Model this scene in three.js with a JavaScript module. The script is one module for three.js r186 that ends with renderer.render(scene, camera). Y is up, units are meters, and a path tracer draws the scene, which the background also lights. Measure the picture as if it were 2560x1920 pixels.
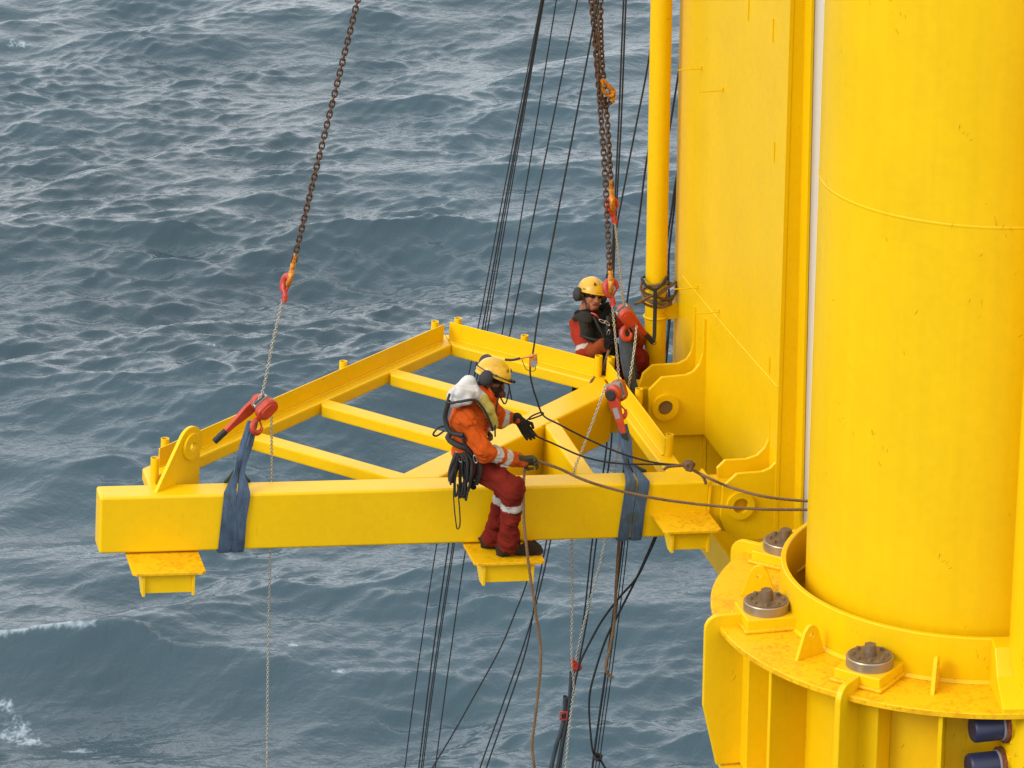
import * as THREE from 'three';
import { mergeGeometries, mergeVertices, toCreasedNormals } from 'three/addons/utils/BufferGeometryUtils.js';
import { RoundedBoxGeometry } from 'three/addons/geometries/RoundedBoxGeometry.js';

// ---------------------------------------------------------------- camera, sky, sun, exposure
const HC = 26;                                   // camera height above the sea, metres
const scene = new THREE.Scene();
const camera = new THREE.PerspectiveCamera(2 * Math.atan(960 / 9500) * 180 / Math.PI, 4 / 3, 0.5, 4000);
camera.position.set(0, HC, 0);
camera.rotation.order = 'YXZ';
camera.rotation.set(-20 * Math.PI / 180, 0, 0.005);
const renderer = new THREE.WebGLRenderer();
renderer.toneMapping = THREE.LinearToneMapping;
renderer.toneMappingExposure = 1.4;
renderer.shadowMap.enabled = true;

const rngOf = (s) => () => { s |= 0; s = s + 0x6D2B79F5 | 0; let t = Math.imul(s ^ s >>> 15, 1 | s); t = t + Math.imul(t ^ t >>> 7, 61 | t) ^ t; return ((t ^ t >>> 14) >>> 0) / 4294967296; };
const hash2 = (x, y, s) => { let h = Math.imul(x, 374761393) + Math.imul(y, 668265263) + Math.imul(s, 1274126177) | 0; h = Math.imul(h ^ h >>> 13, 1274126177); return ((h ^ h >>> 16) >>> 0) / 4294967296; };
const mod = (a, n) => ((a % n) + n) % n;
function vnoise(x, y, per, s) {                  // value noise, repeats after per cells
  const xi = Math.floor(x), yi = Math.floor(y), fx = x - xi, fy = y - yi, sx = fx * fx * (3 - 2 * fx), sy = fy * fy * (3 - 2 * fy);
  const g = (i, j) => hash2(mod(xi + i, per), mod(yi + j, per), s);
  return (g(0, 0) * (1 - sx) + g(1, 0) * sx) * (1 - sy) + (g(0, 1) * (1 - sx) + g(1, 1) * sx) * sy;
}
const fbm = (u, v, per, oct, s) => { let a = 0.5, t = 0, n = 0; for (let o = 0; o < oct; o++) { t += a * vnoise(u * per, v * per, per, s + o); n += a; a *= 0.55; per *= 2; } return t / n; };
const smooth = (a, b, x) => { x = Math.min(1, Math.max(0, (x - a) / (b - a))); return x * x * (3 - 2 * x); };

{ // overcast sky: an even bright cloud deck with faint structure, as seen by everything
  const w = 512, h = 256, d = new Float32Array(w * h * 4);
  for (let j = 0; j < h; j++) {
    const el = ((j + 0.5) / h - 0.5) * Math.PI, s = Math.sin(el);
    for (let i = 0; i < w; i++) {
      const c = fbm(i / w, j / h, 6, 5, 11) - 0.5, up = Math.max(0, s);
      const L = s > -0.02 ? (1.3 - 0.34 * Math.sqrt(up)) * (1 + 0.26 * c) : 0.2;
      const k = (j * w + i) * 4;
      d[k] = L * 0.98; d[k + 1] = L * 0.998; d[k + 2] = L * 1.042; d[k + 3] = 1;
    }
  }
  const t = new THREE.DataTexture(d, w, h, THREE.RGBAFormat, THREE.FloatType);
  t.mapping = THREE.EquirectangularReflectionMapping; t.magFilter = t.minFilter = THREE.LinearFilter; t.wrapS = THREE.RepeatWrapping; t.needsUpdate = true;
  scene.background = t; scene.environment = t;
}
const sun = new THREE.DirectionalLight(new THREE.Color(1, 0.97, 0.9), 1.5);
sun.position.set(-46, 15 + 36, 6); sun.target.position.set(0, 15, -27);
sun.castShadow = true; sun.shadow.radius = 45; sun.shadow.mapSize.set(2048, 2048);
Object.assign(sun.shadow.camera, { left: -20, right: 20, top: 20, bottom: -20, near: 1, far: 160 });
scene.add(sun, sun.target);

// ---------------------------------------------------------------- measuring: pixels to places
const TH = 20 * Math.PI / 180, RL = 0.005, PHI = 13 * Math.PI / 180, TILT = 3.189 * Math.PI / 180;
const V = (x, y, z) => new THREE.Vector3(x, y, z);
const CF = V(0, -Math.sin(TH), -Math.cos(TH)), R0 = V(1, 0, 0), U0 = V(0, Math.cos(TH), -Math.sin(TH));
const CR = R0.clone().multiplyScalar(Math.cos(RL)).addScaledVector(U0, Math.sin(RL)), CU = U0.clone().multiplyScalar(Math.cos(RL)).addScaledVector(R0, -Math.sin(RL));
const ray = (x, y) => CF.clone().addScaledVector(CR, (x - 1280) / 9500).addScaledVector(CU, -(y - 960) / 9500);
const EYE = V(0, HC, 0);
// origin: top front left corner of the big beam; UH runs along the beam, WH away from the viewer across it
const ORG = ray(251, 1245).multiplyScalar(28.9).add(EYE);
const UH = V(Math.cos(PHI), 0, -Math.sin(PHI)), WH = V(-Math.sin(PHI), 0, -Math.cos(PHI));
const Q = (px, py, w) => { const r = ray(px, py), t = (ORG.clone().addScaledVector(WH, w).sub(EYE).dot(WH)) / r.dot(WH); return r.multiplyScalar(t).add(EYE); };       // on the upright plane w metres behind the beam's front
const QX = (px, py, X) => { const r = ray(px, py), t = (ORG.clone().addScaledVector(UH, X).sub(EYE).dot(UH)) / r.dot(UH); return r.multiplyScalar(t).add(EYE); };      // on the column's side face
const QY = (px, py, y) => { const r = ray(px, py); return r.clone().multiplyScalar((y - HC) / r.y).add(EYE); };                                                     // at a height
const loc = (p) => { const q = p.clone().sub(ORG); return V(q.dot(UH), q.y, -q.dot(WH)); };                                                                       // in the column's axes
const place = (X, Y, w) => ORG.clone().addScaledVector(UH, X).addScaledVector(V(0, 1, 0), Y).addScaledVector(WH, w);

// ---------------------------------------------------------------- materials
const lin = (r, g, b) => new THREE.Color().setRGB(r, g, b);
function tex(size, fn, srgb = true, rep = 1) {
  const d = new Uint8Array(size * size * 4);
  for (let j = 0; j < size; j++) for (let i = 0; i < size; i++) { const c = fn(i / size, j / size), k = (j * size + i) * 4; d[k] = c[0]; d[k + 1] = c[1]; d[k + 2] = c[2]; d[k + 3] = 255; }
  const t = new THREE.DataTexture(d, size, size); t.wrapS = t.wrapT = THREE.RepeatWrapping; t.magFilter = THREE.LinearFilter; t.minFilter = THREE.LinearMipmapLinearFilter; t.generateMipmaps = true;
  if (srgb) t.colorSpace = THREE.SRGBColorSpace; t.repeat.set(rep, rep); t.needsUpdate = true; return t;
}
const c8 = (v) => Math.max(0, Math.min(255, v));
// yellow paint: nearly even, with cloudy unevenness, scuffs and a few chips
const paintMap = tex(1024, (u, v) => {
  const a = fbm(u, v, 4, 6, 3) - 0.5, b = fbm(u, v, 60, 3, 9) - 0.5, sc = fbm(u, v * 0.25, 128, 2, 31);
  const k = 247 + a * 14 + b * 8, chip = fbm(u, v, 140, 2, 77) > 0.93 && fbm(u, v, 6, 2, 5) > 0.58 ? 0.6 : 1, s2 = sc > 0.82 ? 0.975 : 1;
  return [c8(k * chip * s2), c8(k * chip * chip * s2), c8(k * chip * chip * s2)];
}, true, 1 / 2.6);
// the leg's paint: the same, with handling scuffs and short scratches
const legMap = (() => {
  const r = rngOf(99), N = 1024, k = new Float32Array(N * N).fill(1);
  for (let q = 0; q < 44; q++) { const cx = r() * N, cy = r() * N, cl = r() < 0.35 ? 7 : 1; for (let c = 0; c < cl; c++) { let x = cx + (r() - 0.5) * 46 * (cl > 1), y = cy + (r() - 0.5) * 60 * (cl > 1); const l = 3 + 10 * r(), a = 1.3 + (r() - 0.5) * 1.6, d = 0.68 + 0.28 * r(); for (let i = 0; i < l; i++) { k[mod(Math.round(y), N) * N + mod(Math.round(x), N)] *= d; x += Math.cos(a); y += Math.sin(a); } } }
  return tex(N, (u, v) => { const a = fbm(u, v, 4, 6, 3) - 0.5, st = fbm(u, v * 0.0625, 48, 3, 19) - 0.5, b = fbm(u, v, 60, 3, 9) - 0.5, s = k[Math.floor(v * N) * N + Math.floor(u * N)], t = 246 + a * 14 + b * 8 + st * 9; return [c8(t * s), c8(t * s * s), c8(t * s * s)]; }, true, 1 / 3.1);
})();
const paintRough = tex(512, (u, v) => { const k = 255 * (0.8 + 0.22 * (fbm(u, v, 5, 6, 41) - 0.5)); return [k, k, k]; }, false, 1 / 1.9);
// trodden yellow paint: brown dirt ground into it
const wornMap = tex(1024, (u, v) => {
  const a = fbm(u, v, 5, 6, 23), f = fbm(u, v, 48, 4, 51), gr = fbm(u, v, 200, 2, 15);
  const d = 0.5 * smooth(0.46, 0.74, a * 0.55 + f * 0.5) * (0.5 + 0.9 * gr), spot = f > 0.7 && gr > 0.6 ? 0.86 : 1;
  return [c8(250 * (1 - 0.16 * d) * spot), c8(248 * (1 - 0.28 * d) * spot), c8(244 * (1 - 0.4 * d) * spot)];
}, true, 1 / 1.1);
const clothMap = tex(512, (u, v) => { const a = fbm(u, v, 5, 5, 61), f = fbm(u, v, 90, 2, 62); const k = 175 + 70 * a + 22 * (f - 0.5); return [c8(k), c8(k * 0.985), c8(k * 0.97)]; }, true, 2.2);
const slingMap = tex(512, (u, v) => { const a = fbm(u, v, 4, 5, 33), st = fbm(u, v * 0.0833, 96, 2, 34), w = fbm(u, v, 128, 1, 35); const k = 150 + 90 * (a - 0.2) + 55 * (st - 0.5) + 26 * (w - 0.5), d = smooth(0.52, 0.7, a) * 0.35; return [c8(k * (1 - d * 0.4)), c8(k * (1 - d * 0.6)), c8(k * (1 - d))]; }, true, 1.6);
const rustMap = tex(256, (u, v) => { const a = fbm(u, v, 6, 5, 81), f = fbm(u, v, 40, 3, 82), k = 120 + 150 * a * f * 2; return [c8(k * 1.1), c8(k * (0.9 + 0.2 * a)), c8(k * 0.85)]; }, true, 6);
const phys = (o) => new THREE.MeshPhysicalMaterial(o), std = (o) => new THREE.MeshStandardMaterial(o);
const YEL = lin(0.82, 0.502, 0.001);
const M = {
  paint: phys({ color: YEL, map: paintMap, roughness: 0.5, roughnessMap: paintRough, ior: 1.34 }),
  legPaint: phys({ color: YEL, map: legMap, roughness: 0.5, roughnessMap: paintRough, ior: 1.34 }),
  worn: phys({ color: lin(0.82, 0.47, 0.003), map: wornMap, roughness: 0.45, ior: 1.34 }),
  white: std({ color: lin(0.9, 0.89, 0.86), roughness: 0.5 }),
  batten: std({ color: lin(0.16, 0.07, 0.03), roughness: 0.9 }),
  steel: std({ color: lin(0.36, 0.29, 0.21), metalness: 0.8, roughness: 0.4 }),
  steelDirty: std({ color: lin(0.30, 0.205, 0.12), map: clothMap, metalness: 0.45, roughness: 0.5 }),
  galv: std({ color: lin(0.5, 0.48, 0.40), metalness: 0.75, roughness: 0.42 }),
  rust: std({ color: lin(0.112, 0.066, 0.051), map: rustMap, metalness: 0.25, roughness: 0.8 }),
  hookYel: std({ color: lin(0.66, 0.28, 0.015), map: rustMap, roughness: 0.5 }),
  red: phys({ color: lin(0.62, 0.045, 0.022), map: clothMap, roughness: 0.42 }),
  redHoist: phys({ color: lin(0.66, 0.06, 0.018), map: clothMap, roughness: 0.45 }),
  black: std({ color: lin(0.018, 0.017, 0.016), roughness: 0.75 }),
  blackRope: std({ color: lin(0.014, 0.014, 0.016), roughness: 0.85 }),
  webbing: std({ color: lin(0.11, 0.19, 0.31), map: slingMap, roughness: 0.85 }),
  webbingDark: std({ color: lin(0.09, 0.12, 0.15), map: slingMap, roughness: 0.85 }),
  sisal: std({ color: lin(0.28, 0.17, 0.085), map: clothMap, roughness: 0.95 }),
  sisalDark: std({ color: lin(0.2, 0.115, 0.055), map: clothMap, roughness: 0.95 }),
  plugBlue: phys({ color: lin(0.016, 0.02, 0.055), roughness: 0.45 }),
  flangeRust: std({ color: lin(0.22, 0.07, 0.025), map: rustMap, roughness: 0.85 }),
  wood: std({ color: lin(0.28, 0.17, 0.06), map: clothMap, roughness: 0.85 }),
  cloth: phys({ color: 0xffffff, vertexColors: true, map: clothMap, roughness: 1, specularIntensity: 0.25 }),
  helmet: phys({ color: lin(0.85, 0.49, 0.01), map: clothMap, roughness: 0.4, clearcoat: 0.25, clearcoatRoughness: 0.3 }),
  visor: phys({ color: lin(0.03, 0.022, 0.015), roughness: 0.25 }),
  skin: phys({ color: lin(0.40, 0.17, 0.095), vertexColors: true, roughness: 0.6 }),
  grey: std({ color: lin(0.25, 0.25, 0.24), roughness: 0.6 }),
  carabiner: std({ color: lin(0.55, 0.54, 0.52), metalness: 0.9, roughness: 0.3 }),
  orangeMetal: std({ color: lin(0.65, 0.24, 0.03), metalness: 0.3, roughness: 0.4 }),
};

// ---------------------------------------------------------------- building helpers
const taken = {};
const numbered = (n) => { taken[n] = (taken[n] ?? -1) + 1; return taken[n] ? n + '_' + String(taken[n]).padStart(3, '0') : n; };
function boxUV(g) {                               // uv in metres, by the way each face points
  g = g.index ? g.toNonIndexed() : g;
  const p = g.attributes.position, n = p.count, uv = new Float32Array(n * 2), a = V(), b = V(), c = V(), e = V();
  for (let i = 0; i < n; i += 3) {
    a.fromBufferAttribute(p, i); b.fromBufferAttribute(p, i + 1); c.fromBufferAttribute(p, i + 2);
    e.copy(b).sub(a).cross(c.clone().sub(a)); const x = Math.abs(e.x), y = Math.abs(e.y), z = Math.abs(e.z);
    [a, b, c].forEach((q, k) => { const o = (i + k) * 2; if (y >= x && y >= z) { uv[o] = q.x; uv[o + 1] = q.z; } else if (x >= z) { uv[o] = q.z + 0.37; uv[o + 1] = q.y; } else { uv[o] = q.x + 0.71; uv[o + 1] = q.y; } });
  }
  g.setAttribute('uv', new THREE.BufferAttribute(uv, 2)); return g;
}
const shade = (o) => { o.castShadow = o.receiveShadow = true; return o; };
function part(name, geo, mat, parent, label) {    // one mesh of a thing
  const g = Array.isArray(geo) ? mergeGeometries(geo.map((q) => { q = q.index ? q.toNonIndexed() : q; for (const k of Object.keys(q.attributes)) if (!['position', 'normal', 'uv', 'color'].includes(k)) q.deleteAttribute(k); return q; })) : geo;
  const m = shade(new THREE.Mesh(boxUV(g), mat)); m.name = name; if (label) m.userData.label = label; parent.add(m); return m;
}
function thing(name, label, category, pos, group) {
  const o = new THREE.Group(); o.name = numbered(name); if (pos) o.position.copy(pos); o.userData = { label, category }; if (group) o.userData.group = group; scene.add(o); return o;
}
function one(name, geo, mat, label, category, group) { // a thing that is a single mesh
  const m = part(numbered(name), geo, mat, scene); m.userData = { label, category }; if (group) m.userData.group = group; return m;
}
const at = (g, x, y, z, ry = 0, rx = 0, rz = 0) => { if (rx) g.rotateX(rx); if (rz) g.rotateZ(rz); if (ry) g.rotateY(ry); return g.translate(x, y, z); };
const rbox = (w, h, d, r = 0.006) => { const g = new RoundedBoxGeometry(w, h, d, 2, Math.min(r, w / 2.01, h / 2.01, d / 2.01)); return g; };
const tubeOf = (pts, r, seg, rad = 6, closed = false) => new THREE.TubeGeometry(pts instanceof THREE.Curve ? pts : new THREE.CatmullRomCurve3(pts, closed, 'centripetal'), seg ?? Math.max(2, pts.length * 6), r, rad, closed);
const rod = (a, b, r, r2 = r, n = 10) => { const d = b.clone().sub(a), l = d.length(), g = new THREE.CylinderGeometry(r2, r, l, n); g.applyQuaternion(new THREE.Quaternion().setFromUnitVectors(V(0, 1, 0), d.normalize())); const m = a.clone().add(b).multiplyScalar(0.5); return g.translate(m.x, m.y, m.z); };
const tubeRing = (ro, ri, h, n = 24) => new THREE.LatheGeometry([[ri, 0], [ro, 0], [ro, h], [ri, h], [ri, 0]].map((p) => new THREE.Vector2(...p)), n).toNonIndexed();
const flatN = (g) => { g = g.index ? g.toNonIndexed() : g; return toCreasedNormals(g, 0.6); };
const ring = (ro, ri, h, n = 28) => flatN(tubeRing(ro, ri, h, n));
// flat plate cut to an outline [[x,y]..] (with round holes), lying in xy, thickness along +z
function plate(pts, t, holes = [], bev = 0.003) {
  const s = new THREE.Shape(pts.map((p) => new THREE.Vector2(p[0], p[1])));
  for (const [hx, hy, hr] of holes) { const h = new THREE.Path(); h.absarc(hx, hy, hr, 0, Math.PI * 2, true); s.holes.push(h); }
  return new THREE.ExtrudeGeometry(s, { depth: t - 2 * bev, bevelEnabled: bev > 0, bevelThickness: bev, bevelSize: bev, bevelOffset: -bev, bevelSegments: 2, curveSegments: 20 }).translate(0, 0, bev);
}
// upright prism on a plan outline [[u,w]..] in beam axes (z = -w), top at v, height h
const prism = (pts, v, h, bev = 0.008) => plate(pts.map((p) => [p[0], p[1]]), h, [], bev).rotateX(-Math.PI / 2).translate(0, v - h, 0);
// ---------------------------------------------------------------- sea
{
  const axis = (lo, hi, f0, f1, step, grow) => { const a = []; for (let x = f0; x <= f1 + 1e-6; x += step) a.push(x); let s = step, x = f1; while (x < hi) { s *= grow; x += s; a.push(x); } s = step; x = f0; while (x > lo) { s *= grow; x -= s; a.unshift(x); } return a; };
  const xs = axis(-1500, 1500, -12.5, 12.5, 0.08, 1.16), zs = axis(-3000, 200, -112, -46, 0.088, 1.16);
  const rnd = rngOf(7), waves = [];
  const addW = (lam, amp, spread, dir0) => { const th = dir0 + (rnd() + rnd() + rnd() - 1.5) * spread, k = 2 * Math.PI / lam; waves.push([Math.sin(th) * k, Math.cos(th) * k, amp, rnd() * 6.283, Math.sin(th), Math.cos(th), lam]); };
  for (let i = 0; i < 7; i++) { const l = 8 + 8 * rnd(); addW(l, 0.0095 * l * (0.6 + 0.8 * rnd()), 0.5, 0.3); }
  for (let i = 0; i < 26; i++) { const l = 1.7 * Math.pow(3.6, rnd()); addW(l, 0.0070 * l * (0.5 + rnd()), 0.8, 0.28); }
  for (let i = 0; i < 40; i++) { const l = 0.6 * Math.pow(2.9, rnd()); addW(l, 0.0052 * l * (0.5 + rnd()), 0.85, 0.2); }
  for (let i = 0; i < 40; i++) { const l = 0.26 * Math.pow(2.5, rnd()); addW(l, 0.0056 * l * (0.5 + rnd()), 0.95, 0.08); }
  const nx = xs.length, nz = zs.length, P = new Float32Array(nx * nz * 3), UV = new Float32Array(nx * nz * 2), idx = [];
  // two steep breaking crests seen in the picture: lines on the water, dark hollow on the near side
  const crest = [[QY(-200, 1650, 0), QY(140, 1640, 0), QY(300, 1640, 0), QY(470, 1662, 0), QY(760, 1690, 0), QY(1050, 1700, 0)], [QY(100, 900, 0), QY(380, 905, 0), QY(520, 890, 0), QY(700, 925, 0)], [QY(-100, 420, 0), QY(160, 395, 0), QY(330, 425, 0)], [QY(1000, 380, 0), QY(1180, 350, 0), QY(1330, 375, 0)]];
  const crestZ = (cr, k, x, q) => { const A = cr[k], B = cr[k + 1], t = (x - A.x) / (B.x - A.x); return A.z + (B.z - A.z) * (t * t * (3 - 2 * t)) + 0.25 * (vnoise(x * 0.9 + 50, q * 7.3, 4096, 8) - 0.5); };
  const camp = [0.21, 0.2, 0.2, 0.2];
  for (let j = 0, n = 0; j < nz; j++) for (let i = 0; i < nx; i++, n++) {
    let x = xs[i], z = zs[j], y = 0, dx = 0, dz = 0; const cell = Math.max(i ? xs[i] - xs[i - 1] : 1, j ? zs[j] - zs[j - 1] : 1);
    const gust = 0.4 + 1.1 * smooth(0.3, 0.7, 0.6 * vnoise(x * 0.22 + 40, z * 0.13 + 40, 4096, 5) + 0.4 * vnoise(x * 0.6, z * 0.42, 4096, 6));
    for (const w of waves) {
      if (w[6] < cell * 2.9) continue;
      const ph = w[0] * x + w[1] * z + w[3], s = Math.sin(ph), c = Math.cos(ph), a = w[2] * (w[6] < 1.8 ? gust : 1);
      y += a * s; dx += w[4] * a * c * 0.62; dz += w[5] * a * c * 0.62;
    }
    if (cell < 0.5) crest.forEach((cr, q) => { for (let k = 0; k + 1 < cr.length; k++) { const A = cr[k], B = cr[k + 1]; if (x >= A.x && x < B.x) { const zc = crestZ(cr, k, x, q), e = z - zc, f = smooth(cr[0].x, cr[0].x + 3, x) * (1 - smooth(cr[cr.length - 1].x - 3, cr[cr.length - 1].x, x)), fi = q === 0 ? 1 - smooth(cr[cr.length - 1].x - 5, cr[cr.length - 1].x, x) : f; y += camp[q] * fi * (e < 0 ? Math.exp(-Math.pow(e / 2.6, 2)) : Math.exp(-Math.pow(e / 0.75, 2)) * 1.35 - 0.35 * Math.exp(-Math.pow((e - 1.6) / 1.6, 2)) * (1 - Math.exp(-e * 2))); } } });
    P[n * 3] = x + dx; P[n * 3 + 1] = y; P[n * 3 + 2] = z + dz; UV[n * 2] = x + dx; UV[n * 2 + 1] = z + dz;
    if (i && j) { const a = n, b = n - 1, c = n - nx, d = n - nx - 1; idx.push(d, b, c, c, b, a); }
  }
  const g = new THREE.BufferGeometry(); g.setAttribute('position', new THREE.BufferAttribute(P, 3)); g.setAttribute('uv', new THREE.BufferAttribute(UV, 2)); g.setIndex(idx); g.computeVertexNormals();
  // foam: torn white water on the breaking crests, streaks behind them
  const spots = [[QY(45, 105, 0), 0.34, 0.12], [QY(848, 1694, 0), 0.16, 0.05], [QY(735, 1648, 0), 0.12, 0.03], [QY(540, 900, 0), 0.24, 0.03], [QY(30, 1790, 0), 0.34, 0.2], [QY(65, 1815, 0), 0.26, 0.1], [QY(205, 1848, 0), 0.3, 0.1], [QY(5, 1740, 0), 0.2, 0.12], [QY(250, 1868, 0), 0.2, 0.05], [QY(1312, 1480, 0), 0.1, 0.1]];
  const N = 2048, FX = 34, FZ = 70, px = new Uint8Array(N * N * 4), foam = [196, 202, 207];
  const body = [52, 71, 79];
  for (let j = 0; j < N; j++) for (let i = 0; i < N; i++) { const x = (i / N - 0.5) * FX, z = -45 - (1 - j / N) * FZ, o = (j * N + i) * 4, k = 0.9 + 0.2 * vnoise(x * 0.15 + 90, z * 0.12 + 90, 4096, 12); for (let q = 0; q < 3; q++) px[o + q] = body[q] * k; px[o + 3] = 255; }
  for (const [s, rx, rz] of spots) {
    const ci = (s.x / FX + 0.5) * N, cj = (1 + (s.z + 45) / FZ) * N, ri = rx * 2.2 / FX * N, rj = rz * 5 / FZ * N;
    for (let j = Math.max(0, Math.floor(cj - rj)); j < Math.min(N, cj + rj); j++) for (let i = Math.max(0, Math.floor(ci - ri)); i < Math.min(N, ci + ri); i++) {
      const x = (i / N - 0.5) * FX, z = -45 - (1 - j / N) * FZ, ex = (x - s.x) / rx, ez = (z - s.z) / (rz * 2), e = ex * ex + ez * ez;
      const f = 0.62 * smooth(0.42, 0.86, Math.exp(-e * 0.9) * 0.6 + 0.36 * vnoise(x * 6, z * 5, 65536, 3) + 0.34 * vnoise(x * 17, z * 13, 65536, 4) + 0.3 * vnoise(x * 44, z * 30, 65536, 5) - 0.36), o = (j * N + i) * 4;
      for (let q = 0; q < 3; q++) px[o + q] = Math.max(px[o + q], px[o + q] + (foam[q] - px[o + q]) * f);
    }
  }
  { // thin line of white water along the nearest breaking crest
    const cr = crest[0]; for (let i = 0; i < N; i++) { const x = (i / N - 0.5) * FX; for (let k = 0; k + 1 < cr.length; k++) if (x >= cr[k].x && x < cr[k + 1].x) { const zc = crestZ(cr, k, x, 0); for (let j = 0; j < N; j++) { const z = -45 - (1 - j / N) * FZ, e = z - zc; if (e < -0.7 || e > 0.9) continue; const g = Math.exp(-Math.pow((e - 0.02) / (e < 0 ? 0.1 : 0.13), 2)) * (1 - smooth(QY(330, 1640, 0).x - 1, QY(380, 1640, 0).x, x)), f = 0.6 * smooth(0.42, 0.92, g * 0.62 + 0.3 * vnoise(x * 3.1, z * 3, 65536, 13) + 0.36 * vnoise(x * 11, z * 9, 65536, 14) + 0.28 * vnoise(x * 37, z * 26, 65536, 15) - 0.34) * smooth(0.05, 0.3, g), o = (j * N + i) * 4; for (let q = 0; q < 3; q++) px[o + q] += (foam[q] - px[o + q]) * f; } } }
  }
  const fm = new THREE.DataTexture(px, N, N); fm.colorSpace = THREE.SRGBColorSpace; fm.magFilter = THREE.LinearFilter; fm.repeat.set(1 / FX, 1 / FZ); fm.offset.set(0.5, 1 + 45 / FZ); fm.wrapS = fm.wrapT = THREE.ClampToEdgeWrapping; fm.needsUpdate = true;
  const rip = tex(1024, (u, v) => { const k = 255 * (0.5 * fbm(u, v, 22, 3, 91) + 0.5 * (1 - Math.abs(2 * fbm(u + 0.05 * fbm(u, v, 9, 2, 4), v, 34, 4, 92) - 1))); return [k, k, k]; }, false, 1 / 7);
  const mat = phys({ color: 0xffffff, map: fm, roughness: 0.17, ior: 1.34, bumpMap: rip, bumpScale: 0.03 });
  const m = new THREE.Mesh(g, mat); m.name = 'sea'; m.receiveShadow = true; m.userData = { kind: 'structure', label: 'grey blue choppy sea with small foaming crests', category: 'sea' }; scene.add(m);
}
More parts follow.
